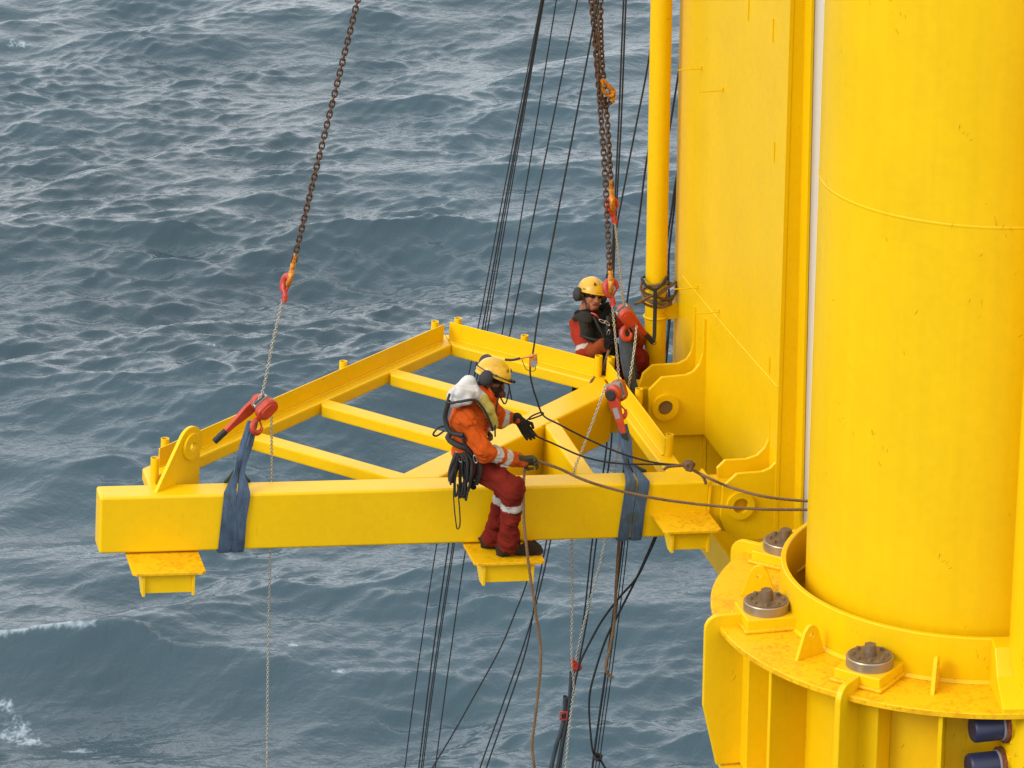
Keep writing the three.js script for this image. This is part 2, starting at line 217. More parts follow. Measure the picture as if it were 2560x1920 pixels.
// ---------------------------------------------------------------- hanging frame (beam axes: x along, y up, z towards the viewer = -w)
const frame = thing('steel_grillage', 'yellow triangular steel beam frame hung on slings above the sea', 'steel frame', ORG);
frame.rotation.order = 'YXZ'; frame.rotation.set(0, PHI, -TILT); frame.updateMatrixWorld(true);
const fw = (u, v, w) => frame.localToWorld(V(u, v, -w));           // beam axes to world
const fl = (p) => { const q = frame.worldToLocal(p.clone()); return V(q.x, q.y, -q.z); };
{
  const F = frame, flat = (pts) => pts.map(([u, w]) => [u, w]);
  part('main_beam', at(rbox(4.83, 0.462, 0.262, 0.022), 2.415, -0.231, -0.131), M.paint, F);
  part('hinge_tongue', at(rbox(0.46, 0.40, 0.235, 0.012), 5.0, -0.232, -0.131), M.paint, F);
  part('end_plate', at(rbox(0.02, 0.478, 0.278, 0.004), 4.832, -0.231, -0.131), M.paint, F);
  part('diagonal_beam', prism([[2.59, 0.16], [4.585, 2.155], [4.585, 2.62], [4.44, 2.385], [2.215, 0.16]], -0.003, 0.455, 0.018), M.paint, F);
  part('hinge_tongue', at(rbox(0.66, 0.40, 0.23, 0.012), 4.86, -0.245, -2.44), M.paint, F);
  part('strut_beam', prism([[3.812, 0.2], [3.812, 1.46], [3.95, 1.60], [3.95, 0.2]], -0.006, 0.44, 0.016), M.paint, F);
  part('edge_beam', prism([[0.405, 0.24], [0.405, 0.62], [3.466, 3.70], [3.466, 3.422], [0.47, 0.425], [0.47, 0.24]], -0.003, 0.105, 0.014), M.paint, F);
  part('edge_beam', prism([[3.469, 3.419], [3.469, 3.70], [4.66, 2.51], [4.51, 2.378]], -0.004, 0.105, 0.014), M.paint, F);
  part('edge_beam', prism([[4.535, 0.23], [4.535, 2.30], [4.70, 2.30], [4.70, 0.40], [4.72, 0.23]], -0.005, 0.1, 0.012), M.paint, F);
  // joists between the long edge and the diagonal
  for (const s of [2.71, 4.14, 5.575]) { const h = 0.108, a = (s + 0.0) / 2, b = (s + 2.22) / 2; part('joist', prism([[a - 0.0 + 0.0, s - a - h + 0.0], [a, s - a + h], [b, s - b + h], [b, s - b - h]], -0.007, 0.102, 0.012), M.paint, F); }
  // upright kick plates on the edges
  const kp = (u0, w0, u1, w1) => { const l = Math.hypot(u1 - u0, w1 - w0); return at(rbox(l, 0.16, 0.011, 0.003), (u0 + u1) / 2, 0.071, -(w0 + w1) / 2, Math.atan2(w1 - w0, u1 - u0)); };
  part('kick_plate', kp(0.535, 0.64, 3.41, 3.515), M.paint, F);
  part('kick_plate', kp(3.475, 3.575, 4.515, 2.535), M.paint, F);
  part('kick_plate', kp(4.612, 2.50, 4.612, 0.60), M.paint, F);
  // weld runs where members meet on top
  const weld = (l) => part('weld_bead', tubeOf(l.map(([u, v, w]) => V(u, v, -w)), 0.008, 20, 5), M.paint, F);
  weld([[2.31, -0.006, 0.262], [2.45, -0.006, 0.263], [2.69, -0.006, 0.262]]); weld([[3.81, -0.008, 0.262], [3.88, -0.008, 0.263], [3.952, -0.008, 0.262]]); weld([[3.79, -0.008, 1.37], [3.87, -0.008, 1.445], [3.96, -0.008, 1.53]]);
  weld([[0.54, 0.0, 0.632], [2.0, 0.0, 2.092], [3.41, 0.0, 3.502]]); weld([[3.475, 0.0, 3.562], [4.0, 0.0, 3.037], [4.51, 0.0, 2.527]]); weld([[4.604, 0.0, 2.49], [4.604, 0.0, 1.5], [4.604, 0.0, 0.61]]);
  // short open posts along the edges
  const posts = [[0.60, 0.78, 1], [2.34, 2.52, 1], [3.33, 3.51, 1], [0.462, 0.36, 0], [3.55, 3.585, 1], [4.03, 3.10, 1], [4.545, 2.535, 0], [4.645, 2.50, 0], [4.68, 1.70, 0], [4.646, 0.61, 0]];
  for (const [u, w] of posts) part('post', ring(0.033, 0.027, 0.2, 18).translate(u, -0.02, -w), M.paint, F);
  // lifting lug on the beam's free end, welded at 45 degrees
  const lug = new THREE.Group(); lug.name = 'lifting_lug'; F.add(lug); lug.position.set(0.43, 0, -0.09); lug.rotation.y = Math.PI / 4;
  const lp = [[0.0, -0.003], [0.262, -0.003], [0.262, -0.12], [0.55, -0.12], [0.55, 0.20]]; for (let k = 0; k <= 12; k++) { const t = -0.1 + k / 12 * 2.55; lp.push([0.425 + 0.155 * Math.cos(t), 0.262 + 0.155 * Math.sin(t)]); }
  part('lug_plate', plate(lp, 0.03, [[0.425, 0.262, 0.036]], 0.004).translate(0, 0, -0.015), M.paint, lug);
  part('cheek_plate', plate(Array.from({ length: 32 }, (_, k) => [0.425 + 0.108 * Math.cos(k * Math.PI / 16), 0.262 + 0.108 * Math.sin(k * Math.PI / 16)]), 0.024, [[0.425, 0.262, 0.036]], 0.003).translate(0, 0, 0.016), M.paint, lug);
  // three seats hanging under / on the front of the beam
  const bracket = (u0, u1, v, w0) => {
    const b = new THREE.Group(); b.name = 'support_bracket'; F.add(b); b.position.set((u0 + u1) / 2, v, 0); const l = u1 - u0;
    part('top_plate', at(prism([[-l / 2 + 0.03, w0], [-l / 2, w0 + 0.03], [-l / 2, 0.06], [l / 2, 0.06], [l / 2, w0 + 0.03], [l / 2 - 0.03, w0]], 0, 0.024, 0.004), 0, 0, 0), M.worn, b);
    for (const s of [-1, 1]) part('side_plate', plate([[0.04, -0.026], [0.36, -0.026], [0.36, -0.2], [0.25, -0.205], [0.04, -0.06]], 0.022, [], 0.003).rotateY(-Math.PI / 2).translate(s * (l / 2 - 0.09) + 0.011, 0, 0), M.paint, b);
    part('web_plate', at(rbox(l - 0.2, 0.155, 0.02, 0.003), 0, -0.104, 0.33), M.paint, b);
  };
  bracket(0.21, 0.77, -0.474, -0.385); bracket(2.86, 3.425, -0.474, -0.39); bracket(4.36, 4.83, -0.25, -0.405);
}

// ---------------------------------------------------------------- box column with hinge lugs
const column = thing('box_column', 'tall yellow steel box column with hinge lugs and white edge strip', 'steel column', ORG);
column.rotation.y = PHI; column.updateMatrixWorld(true);
{
  const C = column, FX = 5.347, TOP = 8, BOT = -1.73;
  // side wall with the recess behind the lugs left open (outline in w, y)
  const s = new THREE.Shape([[-0.04, BOT], [3.07, BOT], [3.07, TOP], [-0.04, TOP]].map((p) => new THREE.Vector2(...p)));
  s.holes.push(new THREE.Path([[0.36, -1.45], [0.36, -0.67], [2.06, -0.67], [2.06, -1.45]].map((p) => new THREE.Vector2(...p))));
  const side = new THREE.ExtrudeGeometry(s, { depth: 0.03, bevelEnabled: false }).rotateY(Math.PI / 2);    // w runs to -z, thickness to +x
  part('side_wall', side.translate(FX, 0, 0), M.paint, C);
  part('front_wall', at(rbox(0.19, TOP - BOT, 0.03, 0.004), FX + 0.03 + 0.095, (TOP + BOT) / 2, 0.022), M.paint, C);
  part('rear_wall', at(rbox(1.5, TOP - BOT, 0.03, 0.004), FX + 0.78, (TOP + BOT) / 2, -3.052), M.paint, C);
  part('inner_wall', at(rbox(0.03, TOP - BOT - 0.06, 3.0, 0.004), FX + 1.5, (TOP + BOT) / 2, -1.5), M.paint, C);
  part('bottom_plate', at(rbox(1.46, 0.03, 2.96, 0.004), FX + 0.765, BOT + 0.017, -1.52), M.paint, C);
  part('recess_wall', at(rbox(0.42, 0.84, 0.024, 0.003), FX + 0.245, -1.06, -2.075), M.paint, C);
  part('recess_wall', at(rbox(0.024, 0.84, 1.75, 0.003), FX + 0.44, -1.06, -1.21), M.paint, C);
  part('recess_wall', at(rbox(0.42, 0.024, 1.70, 0.003), FX + 0.245, -0.645, -1.21), M.paint, C);
  part('recess_wall', at(rbox(0.42, 0.024, 1.70, 0.003), FX + 0.245, -1.475, -1.21), M.paint, C);
  // edge flange, brown batten and white strip
  const H0 = (TOP + BOT) / 2, edge = (w, h, d, x, z, dy, ry) => at(rbox(w, h, d, 0.003), 0, dy, 0).rotateZ(0.0105).translate(x - 0.0105 * H0, H0, z);
  part('edge_flange', edge(0.024, TOP - BOT, 0.17, 5.512, 0.122, 0), M.paint, C);
  part('edge_backing', edge(0.12, TOP - BOT - 0.5, 0.03, 5.583, 0.15, 0.3), M.paint, C);
  part('edge_batten', edge(0.012, TOP - BOT - 0.5, 0.03, 5.525, 0.182, 0.25), M.batten, C);
  part('edge_strip', edge(0.1, TOP - BOT - 0.7, 0.02, 5.582, 0.177, 0.35), M.white, C, 'white strip down the edge of the column');
  // lug plates: outlines read on upright planes across the beam
  const zoomA = (l) => l.map(([a, b]) => [1600 + a / 3.771, 660 + b / 3.771]), zoomB = (l) => l.map(([a, b]) => [1400 + a / 2.963, 880 + b / 2.963]);
  const lug = (px, w, extra, pin, thick = 0.035) => {
    const g = new THREE.Group(); g.name = 'hinge_lug'; C.add(g);
    const pts = px.map(([x, y]) => { const q = loc(Q(x, y, w)); return [q.x, q.y]; }).concat(extra.map((e) => [...e]));
    const holes = pin ? [[pin.x, pin.y, 0.064]] : [];
    if (THREE.ShapeUtils.area(pts.map((p) => new THREE.Vector2(...p))) < 0) pts.reverse();
    part('lug_plate', plate(pts, thick, holes, 0.004).translate(0, 0, -w - thick), M.paint, g);
    if (pin) part('pin_boss', ring(0.115, 0.064, 0.03, 40).rotateX(Math.PI / 2).translate(pin.x, pin.y, -w + 0.0005), M.paint, g);
    return g;
  };
  const arc = (cx, cy, r, a0, a1, n) => Array.from({ length: n + 1 }, (_, k) => { const t = a0 + (a1 - a0) * k / n; return [cx + r * Math.cos(t), cy + r * Math.sin(t)]; });
  const upPin = loc(Q(1662, 1017, 2.03)), loPin = loc(Q(1850, 1262, -0.03));
  const X2 = FX + 0.002;
  const gA = lug(zoomA([[640, 515], [605, 515], [592, 850], [562, 945], [505, 1015], [440, 1047], [205, 1070], [85, 1190]]), 2.03, [[upPin.x - 0.14, upPin.y], ...arc(upPin.x + 0.06, upPin.y - 0.07, 0.2, Math.PI, Math.PI * 1.42, 6), [X2 - 0.25, -0.655], [X2, -0.665], [X2, 0.1]], upPin);
  part('pin', at(new THREE.CylinderGeometry(0.06, 0.06, 0.3, 28), upPin.x, upPin.y, -2.03 - 0.14, 0, Math.PI / 2), M.wood, gA, 'dull brown end of the hinge pin');
  lug(zoomA([[548, 400], [512, 400], [502, 750], [482, 835], [440, 900], [360, 940], [120, 955], [30, 1035]]), 2.36, [[upPin.x - 0.17, upPin.y - 0.05], [upPin.x - 0.05, -0.6], [X2, -0.62], [X2, 0.2]], null);
  lug(zoomB([[1612, 640], [1600, 820], [1560, 862], [1500, 888], [1345, 900], [1310, 906], [1206, 1000], [1200, 1100]]), -0.03, [...arc(loPin.x + 0.075, loPin.y - 0.075, 0.235, Math.PI, Math.PI * 1.5, 8), [X2 - 0.02, loPin.y - 0.31], [X2, loPin.y - 0.3], [X2, 0.1]], loPin);
  lug(zoomB([[1580, 345], [1558, 345], [1545, 650], [1518, 712], [1460, 768], [1380, 795], [1225, 803], [1165, 862]]), 0.16, [[4.96, -0.6], [5.1, -0.76], [X2, -0.77], [X2, 0.1]], null);
  // lower arm under the far lugs
  part('arm', plate([[4.735, -0.62], [4.735, -1.28], [FX, BOT + 0.02], [FX, -0.62]], 0.26, [], 0.004).translate(0, 0, -2.34), M.paint, C);
  // welded pins, clips and a weld bead on the side wall
  const pin = (px, py) => { const q = loc(QX(px, py, FX)); part('pin', [rod(q, q.clone().add(V(-0.205, 0.0, 0)), 0.0055, 0.0055, 8), at(rbox(0.014, 0.03, 0.018, 0.003), q.x - 0.007, q.y + 0.012, q.z)], M.paint, C); };
  pin(1755, 172); pin(1808, 226); pin(1745, 719); pin(1798, 780);
  const clip = (x0, y0, x1, y1) => { const a = loc(QX(x0, y0, FX)), b = loc(QX(x1, y1, FX)); part('clip', at(rbox(0.01, Math.abs(a.y - b.y), 0.006, 0.002), FX - 0.005, (a.y + b.y) / 2, (a.z + b.z) / 2), M.paint, C); };
  clip(1873, 0, 1872, 52); clip(1934, 46, 1934, 106); clip(1937, 354, 1937, 406); clip(1925, 890, 1925, 936);
  const wa = loc(QX(1706, 690, FX)), wb = loc(QX(1944, 968, FX)), wm = loc(QX(1830, 838, FX));
  part('weld_bead', tubeOf([wa, wm, wb], 0.0055, 24, 6), M.paint, C);
}

// ---------------------------------------------------------------- slim pipe beside the column
const pipe = thing('vertical_pipe', 'slim yellow vertical pipe clamped beside the box column', 'pipe', place(5.166, 0, 3.0));
pipe.rotation.y = PHI;
part('tube', at(new THREE.CylinderGeometry(0.092, 0.092, 8.55, 40, 1), 0, 8 - 4.275, 0), M.paint, pipe);
part('clamp_ring', [new THREE.TorusGeometry(0.098, 0.012, 10, 40).rotateX(Math.PI / 2).translate(0, 0.082, 0), at(new THREE.CylinderGeometry(0.096, 0.096, 0.05, 36, 1, true), 0, 0.07, 0)], M.paint, pipe);
part('clamp_arm', at(rbox(0.13, 0.14, 0.1, 0.006), 0.135, 0.13, 0.0), M.paint, pipe);

// ---------------------------------------------------------------- round leg with bolted flange
const LEG = V(3.344, 0, -25.589), PY = HC - 11.02;
const leg = thing('leg_tube', 'thick round yellow steel leg standing in a bolted ring flange', 'steel leg', V(LEG.x, PY, LEG.z));
{
  const L = leg, pol = (r, deg, y) => V(r * Math.cos(deg * Math.PI / 180), y, r * Math.sin(deg * Math.PI / 180));
  part('tube', new THREE.CylinderGeometry(1.192, 1.192, 12, 160, 1, true).translate(0, 5.2, 0), M.legPaint, L);
  const seamY = HC - 7.747 - PY;
  part('weld_bead', new THREE.TorusGeometry(1.168, 0.0285, 8, 160).rotateX(Math.PI / 2).translate(0, seamY, 0), M.legPaint, L);
  const prof = (l, n = 128) => flatN(new THREE.LatheGeometry(l.map((p) => new THREE.Vector2(...p)), n));
  part('collar', prof([[1.30, -0.2], [1.375, 0.0], [1.375, 0.333], [1.369, 0.34], [1.341, 0.34], [1.335, 0.333], [1.335, -0.2]]), M.legPaint, L);
  part('flange_plate', prof([[1.36, -0.045], [1.872, -0.045], [1.88, -0.04], [1.88, -0.005], [1.874, 0], [1.36, 0], [1.36, -0.045]]), M.worn, L);
  part('weld_bead', prof([[1.376, 0.024], [1.40, 0.002]]), M.paint, L);
  part('skirt', new THREE.CylinderGeometry(1.50, 1.50, 2.6, 96, 1, true).translate(0, -1.345, 0), M.legPaint, L);
  part('lower_ring', prof([[1.5, -1.16], [1.84, -1.16], [1.84, -1.12], [1.5, -1.12]]), M.paint, L);
  for (const deg of [123, 168, 213]) {
    const a = -deg * Math.PI / 180, c = pol(1.53, deg, 0);
    const cap = new THREE.Group(); cap.name = 'bolt_cap'; L.add(cap); cap.position.copy(c); cap.rotation.y = a;
    part('plinth', at(rbox(0.38, 0.1, 0.36, 0.008), 0, 0.05, 0), M.paint, cap);
    part('plinth_weld', at(rbox(0.425, 0.03, 0.405, 0.014), 0, 0.014, 0), M.worn, cap);
    part('cap_disc', prof([[0, 0.1], [0.168, 0.1], [0.168, 0.165], [0.163, 0.172], [0.13, 0.173], [0, 0.173]], 48).translate(-0.0, 0.0, 0), M.steel, cap);
    part('cap_face', new THREE.CylinderGeometry(0.152, 0.152, 0.004, 40).translate(0, 0.1755, 0), M.steelDirty, cap);
    part('centre_nut', [at(new THREE.CylinderGeometry(0.044, 0.048, 0.055, 6), 0, 0.228, 0), at(new THREE.CylinderGeometry(0.047, 0.047, 0.026, 20), 0, 0.19, 0)], M.steelDirty, cap);
    for (let k = 0; k < 8; k++) { const t = k * Math.PI / 4 + 0.3; part('stud', at(new THREE.CylinderGeometry(0.015, 0.017, 0.02, 6), 0.118 * Math.cos(t), 0.187, 0.118 * Math.sin(t)), M.steelDirty, cap); }
    // radial stiffener: stands proud of the flange, rounded shoulder, tapers below (outline in radius, height)
    const o = [[1.50, -1.1], [1.50, -0.05], [1.70, -0.05], [1.70, 0.088], [1.86, 0.088]]; for (let k = 0; k <= 6; k++) { const t = Math.PI / 2 - k / 6 * Math.PI / 2; o.push([1.88 + 0.11 * Math.cos(t), -0.022 + 0.11 * Math.sin(t)]); } o.push([1.99, -0.62], [1.88, -1.1]);
    part('stiffener', plate(o.reverse(), 0.045, [], 0.006).translate(0, 0, -0.0225).rotateY(a), M.legPaint, L);
    // stub column behind the stiffener
    part('stub', at(rbox(0.2, 1.06, 0.34, 0.01), 0, 0, 0).translate(1.60, -0.585, 0).rotateY(a - 0.0), M.paint, L);
  }
  for (const deg of [145.5, 102]) part('fin', at(rbox(0.34, 1.06, 0.03, 0.004), 1.66, -0.585, 0).rotateY(-deg * Math.PI / 180), M.paint, L);
  const eye = (deg, r, turn) => { const c = pol(r, deg, 0), g = plate([[-0.13, 0], [0.13, 0], [0.06, 0.2], [0.03, 0.235], [0, 0.243], [-0.03, 0.235], [-0.06, 0.2]], 0.028, [[0.0, 0.165, 0.02]], 0.003).translate(0, 0, -0.014); part('pad_eye', g.rotateY(-deg * Math.PI / 180 + turn).translate(c.x, 0, c.z), M.paint, L); };
  eye(143, 1.53, 0); eye(186, 1.53, 0); eye(105, 1.5, 0);
  // gusset and side trunk at the near right
  part('gusset', plate([[1.37, 0], [1.37, 0.34], [1.5, 0.33], [1.62, 0.16], [1.87, 0.03], [1.87, -0.03], [1.37, -0.03]], 0.2, [], 0.01).translate(0, 0, -0.1).rotateY(-86 * Math.PI / 180), M.paint, L);
  const tq = ray(2541, 1300), tp = tq.multiplyScalar(-24.1 / tq.z);
  part('side_trunk', prof([[0.55, -2.6], [0.55, -0.25], [0.5, 0.1], [0.5, 11]], 64).translate(tp.x + 0.5 - LEG.x, 0, -24.1 - LEG.z), M.legPaint, L);
  // capped blue pipe stubs below the flange
  for (const [px, py, c] of [[2515, 1815, 0], [2505, 1908, 1]]) {
    const b = QY(px, py, 0), r = ray(px, py), p = r.multiplyScalar((LEG.z + 1.66) / r.z).add(EYE).sub(V(LEG.x, PY, LEG.z));
    const g = new THREE.Group(); g.name = 'pipe_stub'; L.add(g); g.position.copy(p); g.rotation.set(0, 0.25, 0);
    part('flange_ring', prof([[0, 0], [0.118, 0], [0.118, 0.03], [0, 0.03]], 40).rotateZ(Math.PI / 2), M.flangeRust, g);
    part('gasket', prof([[0, 0.03], [0.1, 0.03], [0.1, 0.045], [0, 0.045]], 40).rotateZ(Math.PI / 2), M.grey, g);
    part('stub_cap', prof([[0, 0.045], [0.093, 0.045], [0.093, 0.235], [0.083, 0.25], [0, 0.25]], 40).rotateZ(Math.PI / 2), M.plugBlue, g, 'dark blue pipe cap');
    part('stub_bracket', at(rbox(0.12, 0.2, 0.2, 0.01), 0.06, 0, 0), M.paint, g);
  }
}
// ---------------------------------------------------------------- chains
// a chain link: round bar bent to an oval, long side along y
function linkGeo(pitch, d, seg, rad) {
  const cw = d * 2.35, r = cw / 2, hl = (pitch + d - cw) / 2, pts = [];
  for (let k = 0; k < 6; k++) { const t = -Math.PI / 2 + k / 5 * Math.PI; pts.push(V(r * Math.cos(t + Math.PI / 2), hl + r * Math.sin(t + Math.PI / 2), 0)); }
  for (let k = 0; k < 6; k++) { const t = Math.PI + k / 5 * Math.PI; pts.push(V(r * Math.cos(t), -hl + r * Math.sin(t), 0)); }
  return tubeOf(pts, d / 2, seg, rad, true);
}
const heavyLink = boxUV(linkGeo(0.041, 0.0152, 18, 6)), heavyLink2 = boxUV(linkGeo(0.042, 0.0148, 18, 6).rotateZ(0.04));
const fineLink = linkGeo(0.0205, 0.0072, 10, 4);
const curveOf = (pts) => new THREE.CatmullRomCurve3(pts, false, 'centripetal');
function stations(curve, pitch) {                 // even steps along a curve, with direction
  const L = curve.getLength(), n = Math.max(1, Math.round(L / pitch)), out = []; curve.arcLengthDivisions = Math.max(200, n * 2); curve.updateArcLengths();
  for (let k = 0; k < n; k++) { const t = (k + 0.5) / n; out.push([curve.getPointAt(t), curve.getTangentAt(t)]); } return out;
}
const orient = (dir, roll) => new THREE.Quaternion().setFromUnitVectors(V(0, 1, 0), dir).multiply(new THREE.Quaternion().setFromAxisAngle(V(0, 1, 0), roll));
function heavyChain(parent, pts, base, roll = 0.35) {
  const r = rngOf(Math.round(pts[0].x * 1000)); stations(curveOf(pts), 0.041).forEach(([p, d], k) => { const m = shade(new THREE.Mesh(k % 3 ? heavyLink : heavyLink2, M.rust)); m.name = 'link'; m.position.copy(p).sub(base); m.quaternion.copy(orient(d, roll + (k % 2) * Math.PI / 2 + (r() - 0.5) * 0.25)); parent.add(m); });
}
function fineChain(pts, base, roll = 0.5) {       // links too small to pick out: one geometry
  const r = rngOf(Math.round(pts[0].y * 1000)), gs = []; stations(curveOf(pts), 0.0205).forEach(([p, d], k) => { const g = fineLink.clone().applyQuaternion(orient(d, roll + (k % 2) * Math.PI / 2 + (r() - 0.5) * 0.5)); gs.push(g.translate(p.x - base.x, p.y - base.y, p.z - base.z)); }); return gs;
}
// hook: shank at the origin, bowl hanging down -y; opening to +x
function hookGeo(s, thick) {
  const pts = [V(0, 0.2, 0), V(0, 0.06, 0), V(-0.07, -0.02, 0), V(-0.095, -0.12, 0), V(-0.05, -0.215, 0), V(0.04, -0.23, 0), V(0.1, -0.16, 0), V(0.105, -0.09, 0)].map((p) => p.multiplyScalar(s)), g = tubeOf(pts, thick * s, 30, 8), P = g.attributes.position, c = new THREE.CatmullRomCurve3(pts, false, 'centripetal');
  for (let i = 0; i < P.count; i++) { const ringI = Math.floor(i / 9), t = ringI / 30, q = c.getPointAt(t), k = t < 0.25 ? 0.85 : t > 0.85 ? 0.55 + (1 - t) * 2.6 : 1.0 + 0.35 * Math.sin((t - 0.25) / 0.6 * Math.PI); P.setXYZ(i, q.x + (P.getX(i) - q.x) * k, q.y + (P.getY(i) - q.y) * k, q.z + P.getZ(i) * Math.min(k, 1)); }
  g.computeVertexNormals(); return g;
}
const latchGeo = (s) => rod(V(-0.0, 0.05, 0).multiplyScalar(s), V(0.1, -0.1, 0).multiplyScalar(s), 0.02 * s, 0.014 * s, 6);
const shankGeo = (s) => [rod(V(0, 0.13, 0).multiplyScalar(s), V(0, 0.27, 0).multiplyScalar(s), 0.07 * s, 0.05 * s, 10), rod(V(-0.075, 0.2, 0).multiplyScalar(s), V(0.075, 0.2, 0).multiplyScalar(s), 0.035 * s, 0.035 * s, 8)];
const put = (geos, pos, dir, roll, base) => { const q = orient(dir.clone().normalize(), roll), p = pos.clone().sub(base); return (Array.isArray(geos) ? geos : [geos]).map((g) => g.applyQuaternion(q).translate(p.x, p.y, p.z)); };

// long rusty chain carrying the free end of the frame
function liftingChain(label, strands, hookAt, hookUp, roll, group) {
  const base = hookAt, t = thing('lifting_chain', label, 'chain', base, group);
  for (const s of strands) heavyChain(t, s, base, roll);
  const hk = new THREE.Group(); hk.name = 'sling_hook'; t.add(hk);
  part('hook_body', put([hookGeo(0.4, 0.055), rod(V(0, 0.045, 0), V(0, 0.13, 0), 0.022, 0.015, 8), at(rbox(0.05, 0.045, 0.026, 0.008), 0, 0.13, 0)], hookAt, hookUp, roll + 1.25, base), M.hookYel, hk);
  part('latch', put([latchGeo(0.4)], hookAt, hookUp, roll + 1.25, base), M.galv, hk);
  return t;
}
const W1 = 0.15;
const c1top = Q(976, -330, W1), c1bot = Q(734, 655, W1);
liftingChain('long rusty lifting chain over open sea above the free beam end', [[c1top, Q(818, 310, W1 + 0.02), c1bot]], Q(728, 681, W1), c1top.clone().sub(c1bot), 0.4, 'rusty lifting chains');
const WA = 0.4, WB = 1.9;
liftingChain('rusty lifting chain ending in a hook beside the worker in the grey vest', [[Q(1450, -330, 1.1), Q(1478, 0, 1.0), Q(1488, 110, 0.95), Q(1500, 260, 0.9), Q(1512, 430, 0.75), Q(1524, 672, WA)]], Q(1527, 699, WA), Q(1502, 250, 0.9).sub(Q(1524, 672, WA)), 0.25, 'rusty lifting chains');
const tb = liftingChain('rusty chain shortened by a doubled loop above its yellow hook', [[Q(1500, -330, 2.0), Q(1503, 100, 2.0), Q(1511, 225, 1.98), Q(1518, 300, 1.95), Q(1528, 468, WB)], [Q(1488, -330, 1.9), Q(1491, 100, 1.92), Q(1499, 215, 1.93), Q(1512, 265, 1.95), Q(1527, 252, 1.94), Q(1527, 232, 1.95)]], Q(1530, 493, WB), V(-0.08, 1, 0), 0.3, 'rusty lifting chains');
part('shortening_clutch', [rod(Q(1506, 198, 1.9).sub(tb.position), Q(1533, 230, 1.9).sub(tb.position), 0.012, 0.026, 10), rod(Q(1533, 230, 1.9).sub(tb.position), Q(1533, 256, 1.92).sub(tb.position), 0.026, 0.014, 10), tubeOf([Q(1505, 200, 1.88), Q(1508, 225, 1.88), Q(1524, 240, 1.88), Q(1534, 236, 1.88)].map((p) => p.sub(tb.position)), 0.016, 16, 6)], M.hookYel, tb);

// ---------------------------------------------------------------- lever hoists
const obround = (r, h) => Array.from({ length: 32 }, (_, k) => { const t = k / 32 * Math.PI * 2; return [r * Math.cos(t), r * Math.sin(t) + (Math.sin(t) > 0 ? h : -h)]; });
function hoist(label, topHook, topDir, bodyAt, axis, leverDir, hookDir, chains, opt) {
  const t = thing('lever_hoist', label, 'hoist', bodyAt, 'red lever hoists'), s = opt.s ?? 1;
  // body axes: z = drum axis, y = lever
  const z = axis.clone().normalize(), y = leverDir.clone().addScaledVector(z, -leverDir.dot(z)).normalize(), x = y.clone().cross(z), B = new THREE.Matrix4().makeBasis(x, y, z).scale(V(s, s, s));
  const G = (g) => g.applyMatrix4(B);
  const lath = (l, n = 28) => flatN(new THREE.LatheGeometry(l.map((p) => new THREE.Vector2(...p)), n)).rotateX(Math.PI / 2);
  part('gear_cover', [G(plate(obround(0.066, 0.034, 0), 0.075, [], 0.016).translate(0, 0, 0.027)), G(plate(obround(0.044, 0.03, 0), 0.014, [], 0.004).translate(0, 0, 0.1))], M.redHoist, t);
  const sp = part('side_plates', [G(at(rbox(0.14, 0.15, 0.005, 0.02), 0, -0.01, 0.024)), G(at(rbox(0.14, 0.15, 0.005, 0.02), 0, -0.01, -0.024))], M.grey, t);
  for (const [a, b] of [[0.055, 0.05], [-0.055, 0.05], [0.055, -0.07], [-0.055, -0.07]]) part('bolt', G(at(new THREE.CylinderGeometry(0.009, 0.009, 0.06, 8), a, b, 0.0, 0, Math.PI / 2)), M.galv, t);
  part('brake_cover', [G(lath([[0, -0.09], [0.05, -0.09], [0.072, -0.08], [0.076, -0.03], [0, -0.03]])), G(lath([[0, -0.104], [0.03, -0.104], [0.036, -0.09], [0, -0.09]]))], M.redHoist, t);
  if (opt.wheel) part('hand_wheel', G(lath([[0, -0.128], [0.04, -0.128], [0.05, -0.118], [0.05, -0.1], [0, -0.1]])), M.black, t);
  const lev = part('lever', [G(plate([[-0.045, 0.0], [0.045, 0.0], [0.052, 0.09], [0.03, 0.24], [0.022, 0.34], [-0.022, 0.34], [-0.03, 0.24], [-0.052, 0.09]], 0.036, [], 0.008).translate(0, 0.02, -0.105)), G(lath([[0, -0.108], [0.055, -0.108], [0.055, -0.07], [0, -0.07]]))], M.redHoist, t);
  part('grip', G(at(rbox(0.05, 0.14, 0.042, 0.014), 0, 0.42, -0.088)), M.black, lev);
  if (opt.tag) part('rating_plate', G(at(rbox(0.05, 0.1, 0.002, 0.001), 0, 0.17, -0.107)), M.grey, lev);
  const hb = hookDir.clone().normalize(), hs = bodyAt.clone().addScaledVector(hb, 0.13 * s);
  const hk = part('load_hook', [...put([hookGeo(0.42 * s, 0.05), ...shankGeo(0.24 * s)], hs, hb.clone().negate(), opt.hookRoll ?? 0.2, bodyAt)], M.redHoist, t);
  part('latch', put([latchGeo(0.42 * s)], hs, hb.clone().negate(), opt.hookRoll ?? 0.2, bodyAt), M.redHoist, hk);
  const th = part('top_hook', put([hookGeo(0.46, 0.052), ...shankGeo(0.34)], topHook, topDir, opt.topRoll ?? 0.3, bodyAt), M.red, t);
  part('latch', put([latchGeo(0.46)], topHook, topDir, opt.topRoll ?? 0.3, bodyAt), M.red, th);
  part('load_chain', chains.flatMap((c) => fineChain(c, bodyAt)), M.galv, t);
  return t;
}
const R_ = CR.clone(), U_ = V(0, 1, 0), T_ = CF.clone().negate();
const mix = (r, u, t) => V().addScaledVector(R_, r).addScaledVector(CU, u).addScaledVector(T_, t);
